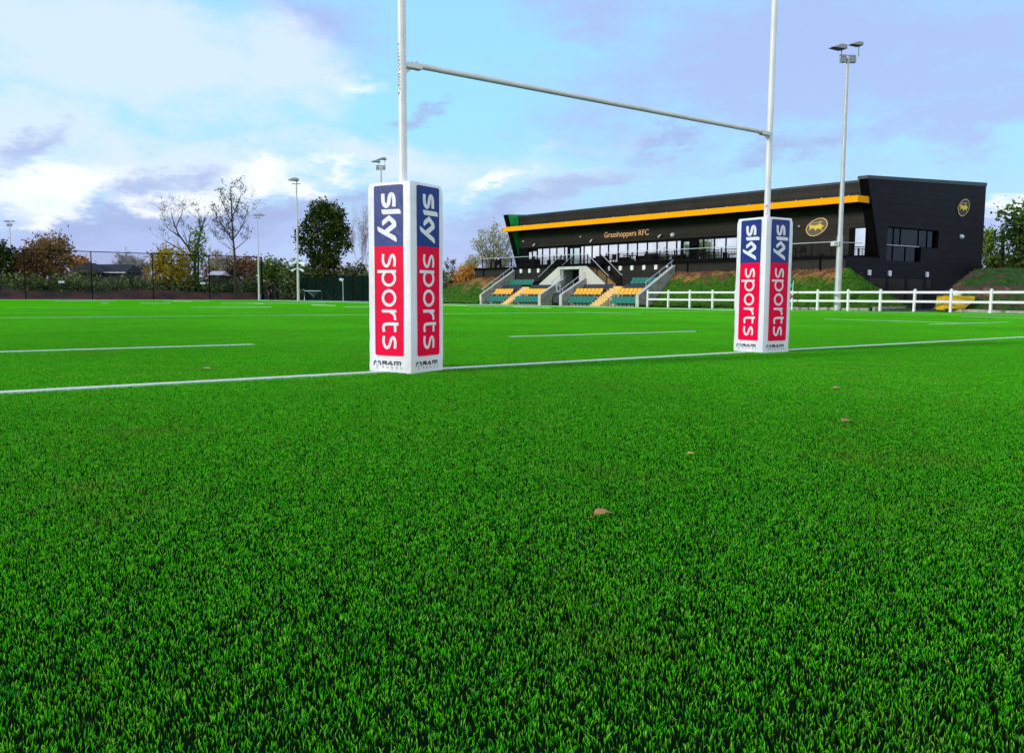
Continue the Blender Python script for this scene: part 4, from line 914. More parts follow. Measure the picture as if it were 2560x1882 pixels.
# ------------------------------------------------------------------ foliage cards
def cards(cent, size, nper, spread, seed, up=.3):
    """leaf cards: arrays of verts and tints"""
    g = np.random.default_rng(seed); n = len(cent) * nper
    c = np.repeat(np.array(cent, float), nper, 0) + g.normal(0, 1, (n, 3)) * (np.repeat(np.array(spread)[:, None] if np.ndim(spread) else np.full((len(cent), 1), spread), nper, 0))
    nr = g.normal(0, 1, (n, 3)); nr[:, 2] += up; nr /= np.linalg.norm(nr, axis=1)[:, None]
    t = np.cross(nr, g.normal(0, 1, (n, 3))); t /= np.linalg.norm(t, axis=1)[:, None]; b = np.cross(nr, t)
    s = size * g.uniform(.55, 1.25, (n, 1)); s2 = s * g.uniform(.45, .8, (n, 1))
    V = np.stack([c - t * s, c + b * s2 * .8, c + t * s, c - b * s2 * .8], 1)
    tint = np.clip(g.random(n) * .55 + np.repeat(g.random(len(cent)), nper) * .45, 0, 1)
    return V.reshape(-1, 3), np.repeat(tint, 4)
def card_obj(name, V, tint, mt, parent, org):
    me = bpy.data.meshes.new(name); n = len(V) // 4
    me.vertices.add(n * 4); me.vertices.foreach_set('co', (V - np.array(org)).astype(np.float32).reshape(-1)); me.loops.add(n * 4); me.loops.foreach_set('vertex_index', np.arange(n * 4, dtype=np.int32))
    me.polygons.add(n); me.polygons.foreach_set('loop_start', np.arange(n, dtype=np.int32) * 4); me.polygons.foreach_set('loop_total', np.full(n, 4, np.int32)); me.update(calc_edges=True)
    a_ = me.attributes.new('tint', 'FLOAT', 'POINT'); a_.data.foreach_set('value', tint.astype(np.float32)); me.materials.append(MATS[mt])
    o = bpy.data.objects.new(name, me); C.objects.link(o); o.parent = parent; return o

# ------------------------------------------------------------------ berms
def berm_mat(name, g1, g2, tan_, soil, tlo=.52, slo=.62):
    m = bpy.data.materials.new(name); m.use_nodes = True; t = NT(m.node_tree); b = m.node_tree.nodes['Principled BSDF']; b.inputs['Roughness'].default_value = .95
    b.inputs['Specular IOR Level'].default_value = .1
    pos = t.new('ShaderNodeNewGeometry').outputs['Position']
    c = t.mix(t.smooth(t.noise(pos, 3.5, 6, .7), .35, .65), g1, g2)
    at_ = t.new('ShaderNodeAttribute', attribute_name='tan').outputs['Fac']
    f = t.m('ADD', at_, t.m('MULTIPLY', t.m('SUBTRACT', t.noise(pos, .55, 9, .72, .8), .5), 3.0))
    c = t.mix(t.smooth(f, .38, .62), c, tan_)
    c = t.mix(t.smooth(t.m('ADD', t.m('MULTIPLY', at_, .25), t.noise(pos, 1.7, 6, .7, .5)), slo, slo + .08), c, soil)
    c = t.mix(t.smooth(t.noise(pos, 5.0, 2, .5), .76, .78), c, (0.5, .5, .42))
    t.put(b.inputs['Base Color'], c)
    bn = t.new('ShaderNodeBump'); bn.inputs['Strength'].default_value = .9; bn.inputs['Distance'].default_value = .12; t.put(bn.inputs['Height'], t.noise(pos, 5, 8, .75)); t.l.new(bn.outputs[0], b.inputs['Normal'])
    MATS[name] = m
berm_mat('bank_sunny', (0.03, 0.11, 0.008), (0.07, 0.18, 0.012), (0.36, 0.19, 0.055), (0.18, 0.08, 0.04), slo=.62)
berm_mat('bank_shaded', (0.018, 0.06, 0.010), (0.045, 0.11, 0.016), (0.26, 0.14, 0.08), (0.11, 0.055, 0.04), slo=.56)  # sunny and shaded copies of one bank: the light is painted into the colours
from mathutils import noise as mn
def heightfield(name, fr, x0, x1, nx, y0, y1, ny, hf, mt, tanf, label, tufts=0):
    vs, tn = [], []
    for j in range(ny + 1):
        for i in range(nx + 1):
            x = x0 + (x1 - x0) * i / nx; y = y0 + (y1 - y0) * j / ny; z = hf(x, y)
            if z > .05: z += mn.fractal(Vector((x * .9, y * .9, 3)), 1, 2, 4) * .10 + mn.noise(Vector((x * 3.1, y * 3.1, 9))) * .06
            vs.append((x, y, z)); tn.append(tanf(x, y, z))
    fs = [(j * (nx + 1) + i, j * (nx + 1) + i + 1, (j + 1) * (nx + 1) + i + 1, (j + 1) * (nx + 1) + i) for j in range(ny) for i in range(nx)]
    mb = MB(fr); mb.add(vs, fs, True); o = mb.build(name, mt); a_ = o.data.attributes.new('tan', 'FLOAT', 'POINT'); a_.data.foreach_set('value', tn)
    tag(o, label, kind='structure')
    if tufts:
        g_ = np.random.default_rng(len(vs)); n = tufts; cx_ = g_.uniform(x0, x1, n); cy_ = g_.uniform(y0, y1, n); pts, tv = [], []
        for x, y in zip(cx_, cy_):
            z = hf(x, y)
            if z > .05: z += mn.fractal(Vector((x * .9, y * .9, 3)), 1, 2, 4) * .10 + mn.noise(Vector((x * 3.1, y * 3.1, 9))) * .06; pts.append(tuple(fr((x, y, z + .012)))); tv.append(tanf(x, y, z))
        V, t_ = cards(pts, .045, 4, .05, 3, up=.4); o2 = card_obj(name + '_tufts', V, t_, mt, None, (0, 0, 0)); a_ = o2.data.attributes.new('tan', 'FLOAT', 'POINT'); a_.data.foreach_set('value', np.repeat(np.array(tv, np.float32), 16))
        tag(o2, 'rough tufts on the ' + label, kind='stuff')
    return o
foot = lambda a_: -3.6 - .069 * a_
def h_left(a_, y):
    wf = -4.3; f = max(0, min(1, (y - wf) / (0 - wf))); top = 2.72
    if a_ < -40: top = 2.72 - (-40 - a_) * .19
    return max(-.05, .10 + f ** .85 * (top - .1)) if top > 0 else -.05
o = heightfield('grass_bank', BF, -56, -34.46, 90, -4.3, 2.2, 40, h_left, 'bank_sunny', lambda x, y, z: -.05 + (z / 2.7) ** 2 * .95 * (1 if x > -43 else 0.7), 'sunlit grass bank left of the terrace', 7000)
def h_right(a_, y):
    wf = foot(min(a_, 0)); f = max(0, min(1, (y - wf) / (0 - wf)))
    fr_ = .12 + f * 2.68
    fl = 2.78 - (a_ - .2) * .62 - (max(0, y) * 1.2)
    k = min(fr_, fl) if a_ > .2 else fr_
    return max(-.05, k)
o = heightfield('grass_bank', BF, -14.38, 5.5, 90, -3.9, -.02, 36, h_right, 'bank_sunny', lambda x, y, z: -.08 + max(0, z / 2.7) ** 3 * .95 if x < 0 else -.6, 'grass bank between the terrace and the entrance', 7000)
def h_mound(g_, n_):
    f = max(0, min(1, (g_ - 45.1) / 5.6)); top = 2.62 + .012 * (20 - n_) 
    s_ = max(0, min(1, (17.6 + (g_ - 44.6) * .42 - n_) / 2.2))
    ridge = .55 * math.exp(-((g_ - 46.4 - (14 - n_) * .05) / 1.0) ** 2) * (1 if n_ < 17 else 0)
    return -.05 + min((f ** .8) * top + ridge * min(1, s_ * 2), s_ ** .7 * (top + .1))
o = heightfield('grass_mound', PF, 44.6, 66, 90, -30, 20.9, 150, h_mound, 'bank_shaded', lambda x, y, z: .05 + .5 * math.exp(-((x - 46.8) / 1.2) ** 2) + .25 * (1 if y > 17.5 else 0), 'shaded rough grass mound right of the entrance', 16000)
# entrance apron
mb = MB(PF); mb.add([(43.9, 14, .004), (43.9, 26, .004), (62, 30, .004), (62, 14, .004)], [(0, 1, 2, 3)]); tag(mb.build('entrance_path', 'asphalt'), 'dark asphalt apron leading to the doors', kind='structure')
# kerbs
def kerb(n0, n1, g_, label, z=.17):
    mb = MB(PF); k = max(1, int((n1 - n0) / 1.0)); rr = random.Random(int(n0))
    for i in range(k):
        a0, a1 = n0 + (n1 - n0) * i / k + .012, n0 + (n1 - n0) * (i + 1) / k - .012; d = rr.uniform(-.015, .015); mb.box(g_ + d, g_ + .16 + d, a0, a1, 0, z + rr.uniform(-.02, .02))
    tag(mb.build('kerb', 'kerb_stone'), label, kind='structure')
kerb(21.2, 40, 44.2, 'low stone kerb at the foot of the grass bank'); kerb(-20, 16.4, 44.3, 'low stone kerb at the foot of the mound'); kerb(59.8, 78, 41.9, 'low stone kerb left of the terrace')
mb = MB(PF); mb.box(44.4, 48, 20.9, 21.05, 0, .26); tag(mb.build('kerb', 'kerb_stone'), 'stone edging beside the entrance path', kind='structure')
mb = MB(PF); mb.add([(43.0, -30, .006), (44.25, -30, .006), (44.25, 16.5, .006), (43.0, 16.5, .006)], [(0, 1, 2, 3)]); mat('verge', (0.10, 0.14, 0.03), .95, .4, 2.5, c2=(.17, .11, .05), coord='World'); tag(mb.build('verge', 'verge'), 'worn grass strip under the fence', kind='structure')

# ------------------------------------------------------------------ white rail fence
fen = thing('rail_fence', 'white two-rail post fence along the touchline in front of the mound', 'fence', tuple(PF((43.2, 38.9, 0))))
posts = [38.90, 36.76, 34.64, 32.51, 30.47, 28.33, 26.19, 24.07, 21.96, 19.88, 17.82, 15.75, 13.64, 11.5, 9.4, 7.3, 5.2]
for n_ in posts:
    jx, jy = random.uniform(-.012, .012), random.uniform(-.014, .014); mb = MB(lambda p, jx=jx, jy=jy: PF((p[0] + jx * p[2], p[1] + jy * p[2], p[2]))); x, h = 43.2, .062
    mb.box(x - h, x + h, n_ - h, n_ + h, 0, 1.25)
    mb.add([(x - h - .012, n_ - h - .012, 1.25), (x + h + .012, n_ - h - .012, 1.25), (x + h + .012, n_ + h + .012, 1.25), (x - h - .012, n_ + h + .012, 1.25), (x - .03, n_ - .03, 1.31), (x + .03, n_ - .03, 1.31), (x + .03, n_ + .03, 1.31), (x - .03, n_ + .03, 1.31)],
           [(3, 2, 1, 0), (4, 5, 6, 7), (0, 1, 5, 4), (1, 2, 6, 5), (2, 3, 7, 6), (3, 0, 4, 7)])
    mb.build('post', 'fence_white', fen)
for z0, z1 in ((1.06, 1.19), (.53, .66)):
    mb = MB(PF); 
    for a0, a1 in zip(posts[:-1], posts[1:]): j_ = random.uniform(-.008, .008); mb.box(43.175, 43.225, a1 + .06, a0 - .06, z0 + j_, z1 + j_)
    mb.build('rail', 'fence_white', fen)
fp = PF((42.7, 25.6, 0)); fl = thing('corner_flag', 'white corner pole with green flag in front of the rail fence', 'flag', tuple(fp))
mb = MB(); mb.tube([fp, fp + Vector((.02, 0, 1.25))], .06, 10); mb.m = 1; mb.tube([fp + Vector((.012, 0, .75)), fp + Vector((.015, 0, .95))], .063, 10); mb.build('pole', ['fence_white', 'flag_red'], fl)
mb = MB(); mb.tube([fp + Vector((.02, 0, 1.25)), fp + Vector((.06, 0, 1.85))], .018, 8); mb.build('whip', 'fence_white', fl)
mb = MB(); mb.add([fp + Vector(p) for p in ((.06, 0, 1.83), (-.10, .05, 1.62), (-.30, .0, 1.42), (.03, 0, 1.42), (.045, .01, 1.6))], [(0, 1, 4), (1, 2, 3, 4)]); o = mb.build('flag', 'sign_green', fl); o.modifiers.new('t', 'SOLIDIFY').thickness = .01

# skip at the entrance
sk = at(2386, 767, 47.9); sk.z = .14; r_ = thing('grit_bin', 'yellow steel bin with sloping lower edge behind the fence at the entrance', 'bin', tuple(sk))
f = lambda p: sk + Vector((p[0], p[1], p[2]))
mb = MB(f); mb.prism([(-.86, .08), (.35, .08), (.90, .62), (.86, .78), (-.80, .80), (-.82, .50)], lambda x, y, d: (x, d - .45, y), .9); mb.build('body', 'bin_yellow', r_)
mb = MB(f); mb.box(-.84, -.72, -.4, .4, 0, .078); mb.box(.1, .22, -.4, .4, 0, .078); mb.build('foot', 'bin_yellow', r_)
sb = MB(f); sb.tube([(.02, 0, .80), (.02, 0, .93), (.02, 0, 1.04), (.02, 0, 1.10)], [.30, .30, .20, .06], 10); o = sb.build('sack', 'sack_lime', None, tuple(sk + Vector((0, 0, .8)))); tag(o, 'pale lime sack lying on top of the yellow bin', 'sack')

# ------------------------------------------------------------------ floodlight masts
def head(f, s=1.0, wide=True):
    """one floodlight head: wedge case, black louvred face, arm bracket"""
    case, face = MB(f), MB(f)
    L, Wd, Hh = .95 * s, .62 * s, .22 * s
    case.add([(-L * .15, -Wd / 2, 0), (-L * .15, Wd / 2, 0), (-L * .95, Wd * .35, .04), (-L * .95, -Wd * .35, .04), (0, -Wd / 2, Hh), (0, Wd / 2, Hh), (-L * .35, Wd * .42, Hh * 1.15), (-L * .35, -Wd * .42, Hh * 1.15), (L * .08, -Wd * .4, .02), (L * .08, Wd * .4, .02)],
             [(2, 3, 7, 6), (4, 5, 6, 7), (0, 3, 7, 4), (1, 5, 6, 2), (4, 8, 9, 5), (0, 4, 8), (1, 9, 5), (0, 8, 9, 1)])
    face.add([(-L * .16, -Wd * .46, -.004), (-L * .16, Wd * .46, -.004), (-L * .93, Wd * .33, .034), (-L * .93, -Wd * .33, .034)], [(0, 1, 2, 3)])
    return case, face
def mast(base, H_, heads, label, r0=.16, r1=.07, yaw_=0.0, gear=True, speakers=0):
    t = thing('floodlight_mast', label, 'floodlight', tuple(base), 'floodlight masts round the pitch')
    mb = MB(); mb.tube([base, base + Vector((0, 0, H_ * .3)), base + Vector((0, 0, H_ * .3 + .02)), base + Vector((0, 0, H_))], [r0, r0 * .86, r0 * .72, r1], 12); mb.build('mast', 'mast_steel', t)
    top = base + Vector((0, 0, H_)); c, s_ = math.cos(yaw_), math.sin(yaw_)
    mb = MB(lambda p: top + Vector((p[0] * c - p[1] * s_, p[0] * s_ + p[1] * c, p[2]))); mb.box(-.52, .52, -.05, .05, -.04, .05)
    if gear:
        for x in (-.32, .32): mb.box(x - .16, x + .16, -.16, .08, -.42, -.10); mb.box(x - .04, x + .04, -.07, .07, -.10, -.03)
    mb.build('crossarm', 'lamp_case', t)
    for k, (hx, hz, hy, ang, sc) in enumerate(heads):
        ca, sa = math.cos(yaw_ + ang), math.sin(yaw_ + ang); o_ = top + Vector((hx * c, hx * s_, hz))
        f = lambda p, o_=o_, ca=ca, sa=sa: o_ + Vector((p[0] * ca - p[1] * sa, p[0] * sa + p[1] * ca, p[2]))
        case, face = head(f, sc); case.tube([(-.1, 0, .05), (-.12, 0, -.20), (-.1, 0, -hz)], .03, 6)
        h_ = case.build('lamp_head', 'lamp_case', t); face.build('lamp_face', 'lamp_black', h_)
    return t
b0 = at(2093, 768, 53.3); b0.z = 0
m1 = mast(b0, at(2112, 140, 53.3).z, [(-.30, .34, 0, .22, 1.05), (.80, .60, 0, .12, .85)], 'tall nearest floodlight mast standing in front of the black clubhouse', .21, .085, .12)
mb = MB(lambda p: b0 + Vector((p[0], p[1], p[2]))); mb.box(-.48, -.16, -.25, .25, 4.02, 4.30); mb.box(-.2, -.0, -.05, .05, 4.1, 4.2); o = mb.build('mast_camera', 'white_paint', m1)
mb = MB(lambda p: b0 + Vector((p[0], p[1], p[2]))); mb.box(-.42, -.22, -.262, -.252, 4.07, 4.24); mb.build('lens', 'grey_steel', o)
def mast_at(px, Y, ytop, heads, label, **k):
    b_ = at(px, 748, Y); b_.z = 0; return mast(b_, at(px, ytop, Y).z, heads, label, **k)
m2 = mast_at(746, 105, 460, [(.15, .40, 0, -.1, 1.3), (.2, .30, 0, .4, .9)], 'floodlight mast in front of the dark mesh fence beside the small goal', r0=.17, r1=.09, gear=False)
p_ = m2.location
for k, (dx, dz, L_) in enumerate(((-.45, 4.7, -1), (.45, 4.7, 1), (-.35, 3.95, -1), (.35, 3.95, 1))):
    mb = MB(lambda q: Vector(p_) + Vector(q)); s_ = 1 if dz > 4.2 else .6; mb.tube([(dx * .3, -.1, dz + .06), (dx * .8, -.15, dz + .04), (dx * 2.1, -.2, dz - .22)], [.10 * s_, .14 * s_, .30 * s_], 10); mb.build('loudspeaker', 'white_paint', m2)
mast_at(648, 122, 545, [(.0, .30, 0, .3, .8), (.1, .30, 0, 2.9, 1.2)], 'slim floodlight mast at the corner of the tall far fence', r0=.15, r1=.07, gear=False)
mast_at(955, 91.5, 415, [(-.10, .36, 0, .1, 1.0), (.55, .62, 0, .15, .95)], 'floodlight mast whose head rises above the left pad', r0=.17, r1=.09)
mast_at(33, 158, 560, [(-.1, .35, 0, .1, 1.1), (.2, .40, 0, 2.9, 1.1)], 'farthest floodlight mast rising behind the trees at the left edge', r0=.17, r1=.09)

# ------------------------------------------------------------------ far fences
tf_ = thing('ball_stop_fence', 'tall dark ball-stop fence with thin top rail behind the far end of the pitch', 'fence', tuple(PF((10.5, 118.3, 0))))
for g_ in (-5.2, 2.7, 10.55, 18.42, 26.24, 34.04, 41.84):
    mb = MB(PF); mb.tube([(g_, 118.3, 0), (g_, 118.3, 6.45)], .075, 8); mb.build('post', 'black_post', tf_)
mb = MB(PF); mb.tube([(-13, 118.3, 6.45), (41.84, 118.3, 6.45)], .06, 6); mb.build('top_rail', 'black_post', tf_)
mb = MB(PF); mb.tube([(41.84, 118.3, 0), (41.84, 118.3, 6.5)], .13, 8); mb.build('corner_post', 'black_post', tf_)
def mesh_mat(name, c, dens, sx=.08, sz=.2):
    m = bpy.data.materials.new(name); m.use_nodes = True; t = NT(m.node_tree); b = m.node_tree.nodes['Principled BSDF']
    uv = t.new('ShaderNodeUVMap').outputs[0]; s_ = t.new('ShaderNodeSeparateXYZ'); t.l.new(uv, s_.inputs[0])
    fx = t.m('LESS_THAN', t.m('FRACT', t.m('DIVIDE', s_.outputs[0], sx)), dens); fz = t.m('LESS_THAN', t.m('FRACT', t.m('DIVIDE', s_.outputs[1], sz)), dens * .5)
    a_ = t.m('MAXIMUM', fx, fz); t.put(b.inputs['Alpha'], a_); b.inputs['Base Color'].default_value = (*c, 1); b.inputs['Roughness'].default_value = .8; b.inputs['Specular IOR Level'].default_value = .05; MATS[name] = m
mesh_mat('net_black', (0.006, 0.008, 0.008), .07, .12, .12); mesh_mat('net_green', (0.002, 0.014, 0.009), .5, .07, .2)
mb = MB(PF); mb.box(-13, 41.8, 118.29, 118.31, 0.02, 6.40); mb.build('netting', 'net_black', tf_)
gf = thing('mesh_fence', 'dark green weld-mesh fence with black posts running beside the small goal', 'fence', tuple(PF((48, 134, 0))))
n_ = 134.5
mb = MB(PF); mb.box(47.99, 48.01, 84, 134.5, .02, 3.45); mb.build('mesh_panel', 'net_green', gf)
while n_ > 84:
    mb = MB(PF); mb.box(47.93, 48.07, n_ - .07, n_ + .07, 0, 3.55); mb.build('post', 'black_post', gf); n_ -= 3.12
mb = MB(PF); mb.box(38, 48, 134.49, 134.51, .02, 3.45); mb.build('mesh_panel', 'net_green', gf)
for px, py, Y in ((163, 705, 110), (507, 708, 119)):
    p_ = PF((14.7 if px == 163 else 33.0, 118.1, 0)); p_.z = at(px, py, p_.y).z
    mb = MB(lambda q: p_ + gdir * q[0] + ndir * q[1] + Vector((0, 0, q[2]))); mb.box(-.36, .36, -.02, .0, -.13, .13); o = mb.build('fence_sign', 'shed_white', None, tuple(p_)); tag(o, 'small white sign on the tall far fence, ' + ('the left one' if px == 163 else 'the right one near the slim floodlight'), 'sign', 'small signs on the far fence')
# little goal
g0 = at(761, 750, 126); g1_ = at(804, 750, 126); g0.z = g1_.z = 0; gg = thing('small_goal', 'small white goal with sloping back bars behind the mesh fence', 'goal', tuple(g0)); gh = 1.42
mb = MB(); mb.tube([g0, g0 + Vector((0, 0, gh)), g1_ + Vector((0, 0, gh)), g1_], .055, 8); mb.build('goal_frame', 'white_paint', gg)
bk = Vector((1.3, 2.6, 0))
for P in (g0, g1_): mb = MB(); mb.tube([P + Vector((0, 0, gh)), P + Vector((.35, .4, gh - .02)), P + Vector((.9, 1.6, gh * .5)), P + bk * 1.02], .035, 6); mb.build('back_bar', 'white_paint', gg)
mb = MB(); mb.tube([g0 + bk, g1_ + bk], .035, 6); mb.build('base_bar', 'white_paint', gg)
mb = MB(); mb.quad(g0 + Vector((.35, .4, gh)), g1_ + Vector((.35, .4, gh)), g1_ + bk, g0 + bk); mesh_mat('net_white', (.7, .7, .7), .12, .12, .12); mb.build('net', 'net_white', gg)
cbx = at(857, 701, 110); mb = MB(lambda p: cbx + Vector(p)); mb.tube([(0, 0, 0), (-.35, -.2, .15)], [.22, .16], 8); mb.tube([(0, 0, -.1), (.02, 0, -cbx.z)], .03, 6); tag(mb.build('camera_pole', 'white_paint', None, tuple(cbx)), 'small white camera on a thin pole by the mesh fence', 'camera')

# ------------------------------------------------------------------ person sitting on the balcony
def person():
    base = BF((-38.15, 1.0, 3.66)); r_ = thing('person', 'person in dark clothes sitting on the balcony holding something pale', 'person', tuple(base))
    me = bpy.data.meshes.new('body'); o = bpy.data.objects.new('body', me); C.objects.link(o); o.parent = r_
    J = {'pel': ((0, .1, .50), .15), 'ch': ((0, .02, .85), .17), 'sh': ((0, 0, 1.02), .14), 'nk': ((0, -.02, 1.12), .06), 'hd': ((0, -.06, 1.24), .095), 'ht': ((0, -.05, 1.34), .07),
         'lsh': ((-.2, 0, 1.0), .075), 'lel': ((-.27, -.1, .75), .05), 'lha': ((-.08, -.35, .86), .035), 'rsh': ((.2, 0, 1.0), .075), 'rel': ((.27, -.1, .75), .05), 'rha': ((.08, -.35, .86), .035),
         'lhp': ((-.1, .05, .48), .1), 'lkn': ((-.14, -.38, .50), .075), 'lan': ((-.14, -.42, .08), .05), 'lto': ((-.14, -.58, .04), .04), 'rhp': ((.1, .05, .48), .1), 'rkn': ((.14, -.38, .50), .075), 'ran': ((.14, -.42, .08), .05), 'rto': ((.14, -.58, .04), .04)}
    K = list(J); E_ = [('pel', 'ch'), ('ch', 'sh'), ('sh', 'nk'), ('nk', 'hd'), ('hd', 'ht'), ('sh', 'lsh'), ('lsh', 'lel'), ('lel', 'lha'), ('sh', 'rsh'), ('rsh', 'rel'), ('rel', 'rha'), ('pel', 'lhp'), ('lhp', 'lkn'), ('lkn', 'lan'), ('lan', 'lto'), ('pel', 'rhp'), ('rhp', 'rkn'), ('rkn', 'ran'), ('ran', 'rto')]
    me.from_pydata([J[k][0] for k in K], [(K.index(a_), K.index(b_)) for a_, b_ in E_], [])
    o.modifiers.new('skin', 'SKIN'); o.modifiers.new('sub', 'SUBSURF').levels = 1; o.modifiers['sub'].render_levels = 1
    for i, k in enumerate(K): me.skin_vertices[0].data[i].radius = (J[k][1],) * 2; me.skin_vertices[0].data[i].use_root = (k == 'pel')
    me.materials.append(MATS['cloth_black'])
    L_ = lambda p: Vector(base) + Vector(p)
    mb = MB(L_); mb.tube([(0, -.08, 1.14), (0, -.09, 1.18), (0, -.09, 1.26), (0, -.08, 1.33)], [.05, .085, .095, .06], 10); mb.build('face', 'skin', r_)
    mb = MB(L_); mb.tube([(0, -.02, 1.20), (0, -.01, 1.28), (0, -.03, 1.36), (0, -.03, 1.42)], [.09, .115, .10, .03], 10); mb.build('hair', 'hair', r_)
    for s_ in (-1, 1):
        mb = MB(L_); mb.tube([(s_ * .085, -.33, .86), (s_ * .05, -.40, .88)], [.032, .02], 6)
        for k in range(4): mb.tube([(s_ * (.045 + .012 * k), -.39, .87 + .01 * k), (s_ * (.02 + .01 * k), -.44, .88 + .01 * k)], .009, 5)
        mb.build('hand', 'skin', r_)
    ch = thing('chair', 'dark chair under the seated person on the balcony', 'chair', tuple(base + Vector((0, .1, 0)))); mb = MB(L_); mb.box(-.25, .25, -.15, .3, .30, .36); mb.build('seat', 'dark_steel', ch)
    mb = MB(L_); mb.box(-.25, .25, .28, .32, .36, .85); mb.build('backrest', 'dark_steel', ch); mb = MB(L_)
    for x in (-.22, .22):
        for y in (-.12, .27): mb.box(x - .02, x + .02, y - .02, y + .02, 0, .30)
    mb.build('chair_legs', 'dark_steel', ch)
    mb = MB(L_); mb.box(-.12, .12, -.47, -.45, .82, 1.0); o2 = mb.build('paper', 'paper', None, tuple(base + Vector((0, -.46, .82)))); tag(o2, 'pale paper held by the seated person', 'paper')
person()

# ------------------------------------------------------------------ vegetation
def in_blobs(blobs, n, seed, shell=.35):
    g = np.random.default_rng(seed); out = []
    vol = np.array([b[3] * b[4] * b[5] for b in blobs]) ** .75; vol /= vol.sum()
    for k in g.choice(len(blobs), n, p=vol):
        b = blobs[k]; d = g.normal(0, 1, 3); d /= np.linalg.norm(d); r = (shell + (1 - shell) * g.random()) ** .6
        out.append((b[0] + d[0] * b[3] * r, b[1] + d[1] * b[4] * r, b[2] + d[2] * b[5] * r))
    return out
def leafy(name, px, Y, blobs_px, trunk_px, mt, label, cat='tree', n=160, nper=26, size=.28, spread=.45, seed=1, bark='bark', group=None, z0=0.0, limbs=7, trunk_r=.22):
    """blobs_px: crown ellipsoids given as (px, py, rx_px, ry_px) at depth Y"""
    k = Y / F_PX; base = at(px, 745, Y); base.z = z0; r_ = thing(name, label, cat, tuple(base), group)
    bl = []
    for (x, y, rx, ry) in blobs_px: c = at(x, y, Y); bl.append((c.x, c.y, c.z, rx * k, rx * k * .85, ry * k))
    cs = in_blobs(bl, n, seed); cs = [c for c in cs if c[2] > z0 + .1]
    V, t = cards(cs, size, nper, spread, seed); card_obj('crown' if cat == 'tree' else 'foliage', V, t, mt, r_, base)
    rr = random.Random(seed); mb = MB(); top = at(trunk_px[0], trunk_px[1], Y)
    mid = base.lerp(top, .5) + Vector((rr.uniform(-.15, .15), 0, 0)); mb.tube([base, mid, top], [trunk_r, trunk_r * .75, trunk_r * .4], 8)
    for q in range(limbs):
        c = cs[rr.randrange(len(cs))]; s_ = base.lerp(top, rr.uniform(.45, .95)); m_ = s_.lerp(Vector(c), .5) + Vector((0, 0, -.2)); mb.tube([s_, m_, Vector(c)], [trunk_r * .4, trunk_r * .25, trunk_r * .08], 5)
    mb.build('trunk' if cat == 'tree' else 'stem', bark, r_); return r_, cs
def bare(name, px, Y, top_py, label, seed, trunk_frac=.4, spread_=.75, mt_leaf=None, nleaf=0, bark='bark', depth=6, trunk_r=.2, group=None, lean=0, leafsize=.18, z0=0.0, r_min=.012, kids=(2, 3), upb=.35, wpx=None):
    base = at(px, 745, Y); base.z = z0; top = at(px, top_py, Y); H_ = top.z - z0; r_ = thing(name, label, 'tree', tuple(base), group)
    rr = random.Random(seed); mb = MB(); ends = []
    def grow(p, d, L, rad, dep):
        pts = [p]; dd = d.copy(); n = 3 if dep > 1 else 2
        for k in range(n):
            dd = (dd + Vector((rr.gauss(0, .16), rr.gauss(0, .16), rr.gauss(0, .08) + .06))).normalized(); pts.append(pts[-1] + dd * L / n)
        mb.tube(pts, [max(r_min, rad * (1 - .45 * k / n)) for k in range(n + 1)], 6 if dep > 3 else 4 if dep > 1 else 3, False)
        if dep <= 2: ends.extend(pts[1:])
        if dep == 0: return
        for k in range(rr.randint(*kids) + (1 if dep <= 2 else 0)):
            a_ = rr.uniform(0, 6.283); s_ = spread_ * rr.uniform(.5, 1.15); side = Vector((math.cos(a_), math.sin(a_) * .8, 0)); nd = (dd + side * s_ + Vector((0, 0, upb * rr.random()))).normalized()
            q = pts[rr.randint(max(1, n - 2), n)]; grow(q, nd, L * rr.uniform(.62, .86), rad * rr.uniform(.45, .62), dep - 1)
    th = H_ * trunk_frac; p1 = base + Vector((lean * th, 0, th)); mb.tube([base, base.lerp(p1, .5) + Vector((rr.uniform(-.1, .1), 0, 0)), p1], [trunk_r, trunk_r * .85, trunk_r * .7], 8, False)
    L0 = (H_ - th) / (2.9 if depth >= 5 else 2.4)
    grow(p1, Vector((lean, 0, 1)), L0, trunk_r * .65, depth - 1)
    for k in range(5): a_ = k * 1.3 + rr.random(); z_ = rr.uniform(.65, 1.0); grow(base.lerp(p1, z_), Vector((math.cos(a_) * .9, math.sin(a_) * .7, rr.uniform(.5, 1.1))).normalized(), L0 * rr.uniform(.7, 1.0), trunk_r * .4, depth - 2)
    zs_ = [v[2] for v in mb.v]; kz = (top.z - z0) / (max(zs_) - z0); kx = 1.0
    if wpx: xs_ = sorted(v[0] - base.x - lean * (v[2] - z0) for v in mb.v); kx = 2 * wpx * Y / F_PX / (xs_[-1] - xs_[0])
    sc_ = lambda p: (base.x + (p[0] - base.x) * kx, base.y + (p[1] - base.y) * kx, z0 + (p[2] - z0) * kz)
    mb.v = [sc_(v) for v in mb.v]; ends = [sc_(e) for e in ends]
    mb.build('trunk', bark, r_)
    if nleaf:
        es = rr.sample(ends, min(nleaf, len(ends))); V, t = cards([tuple(e) for e in es], leafsize, 5, .22, seed); card_obj('crown', V, t, mt_leaf, r_, base)
    return r_
BG = 'trees beyond the far end of the pitch'
leafy('oak_tree', 810, 132, [(812, 560, 50, 45), (800, 530, 34, 28), (768, 590, 28, 40), (845, 600, 34, 42), (812, 625, 44, 45), (812, 670, 32, 45), (862, 585, 16, 24), (755, 612, 12, 22), (830, 540, 30, 30), (812, 715, 26, 30)], (812, 560), 'leaf_dark', 'dense dark evergreen tree with narrow base behind the small goal', n=380, nper=34, size=.24, spread=.38, seed=3, group=BG, limbs=12, trunk_r=.4)
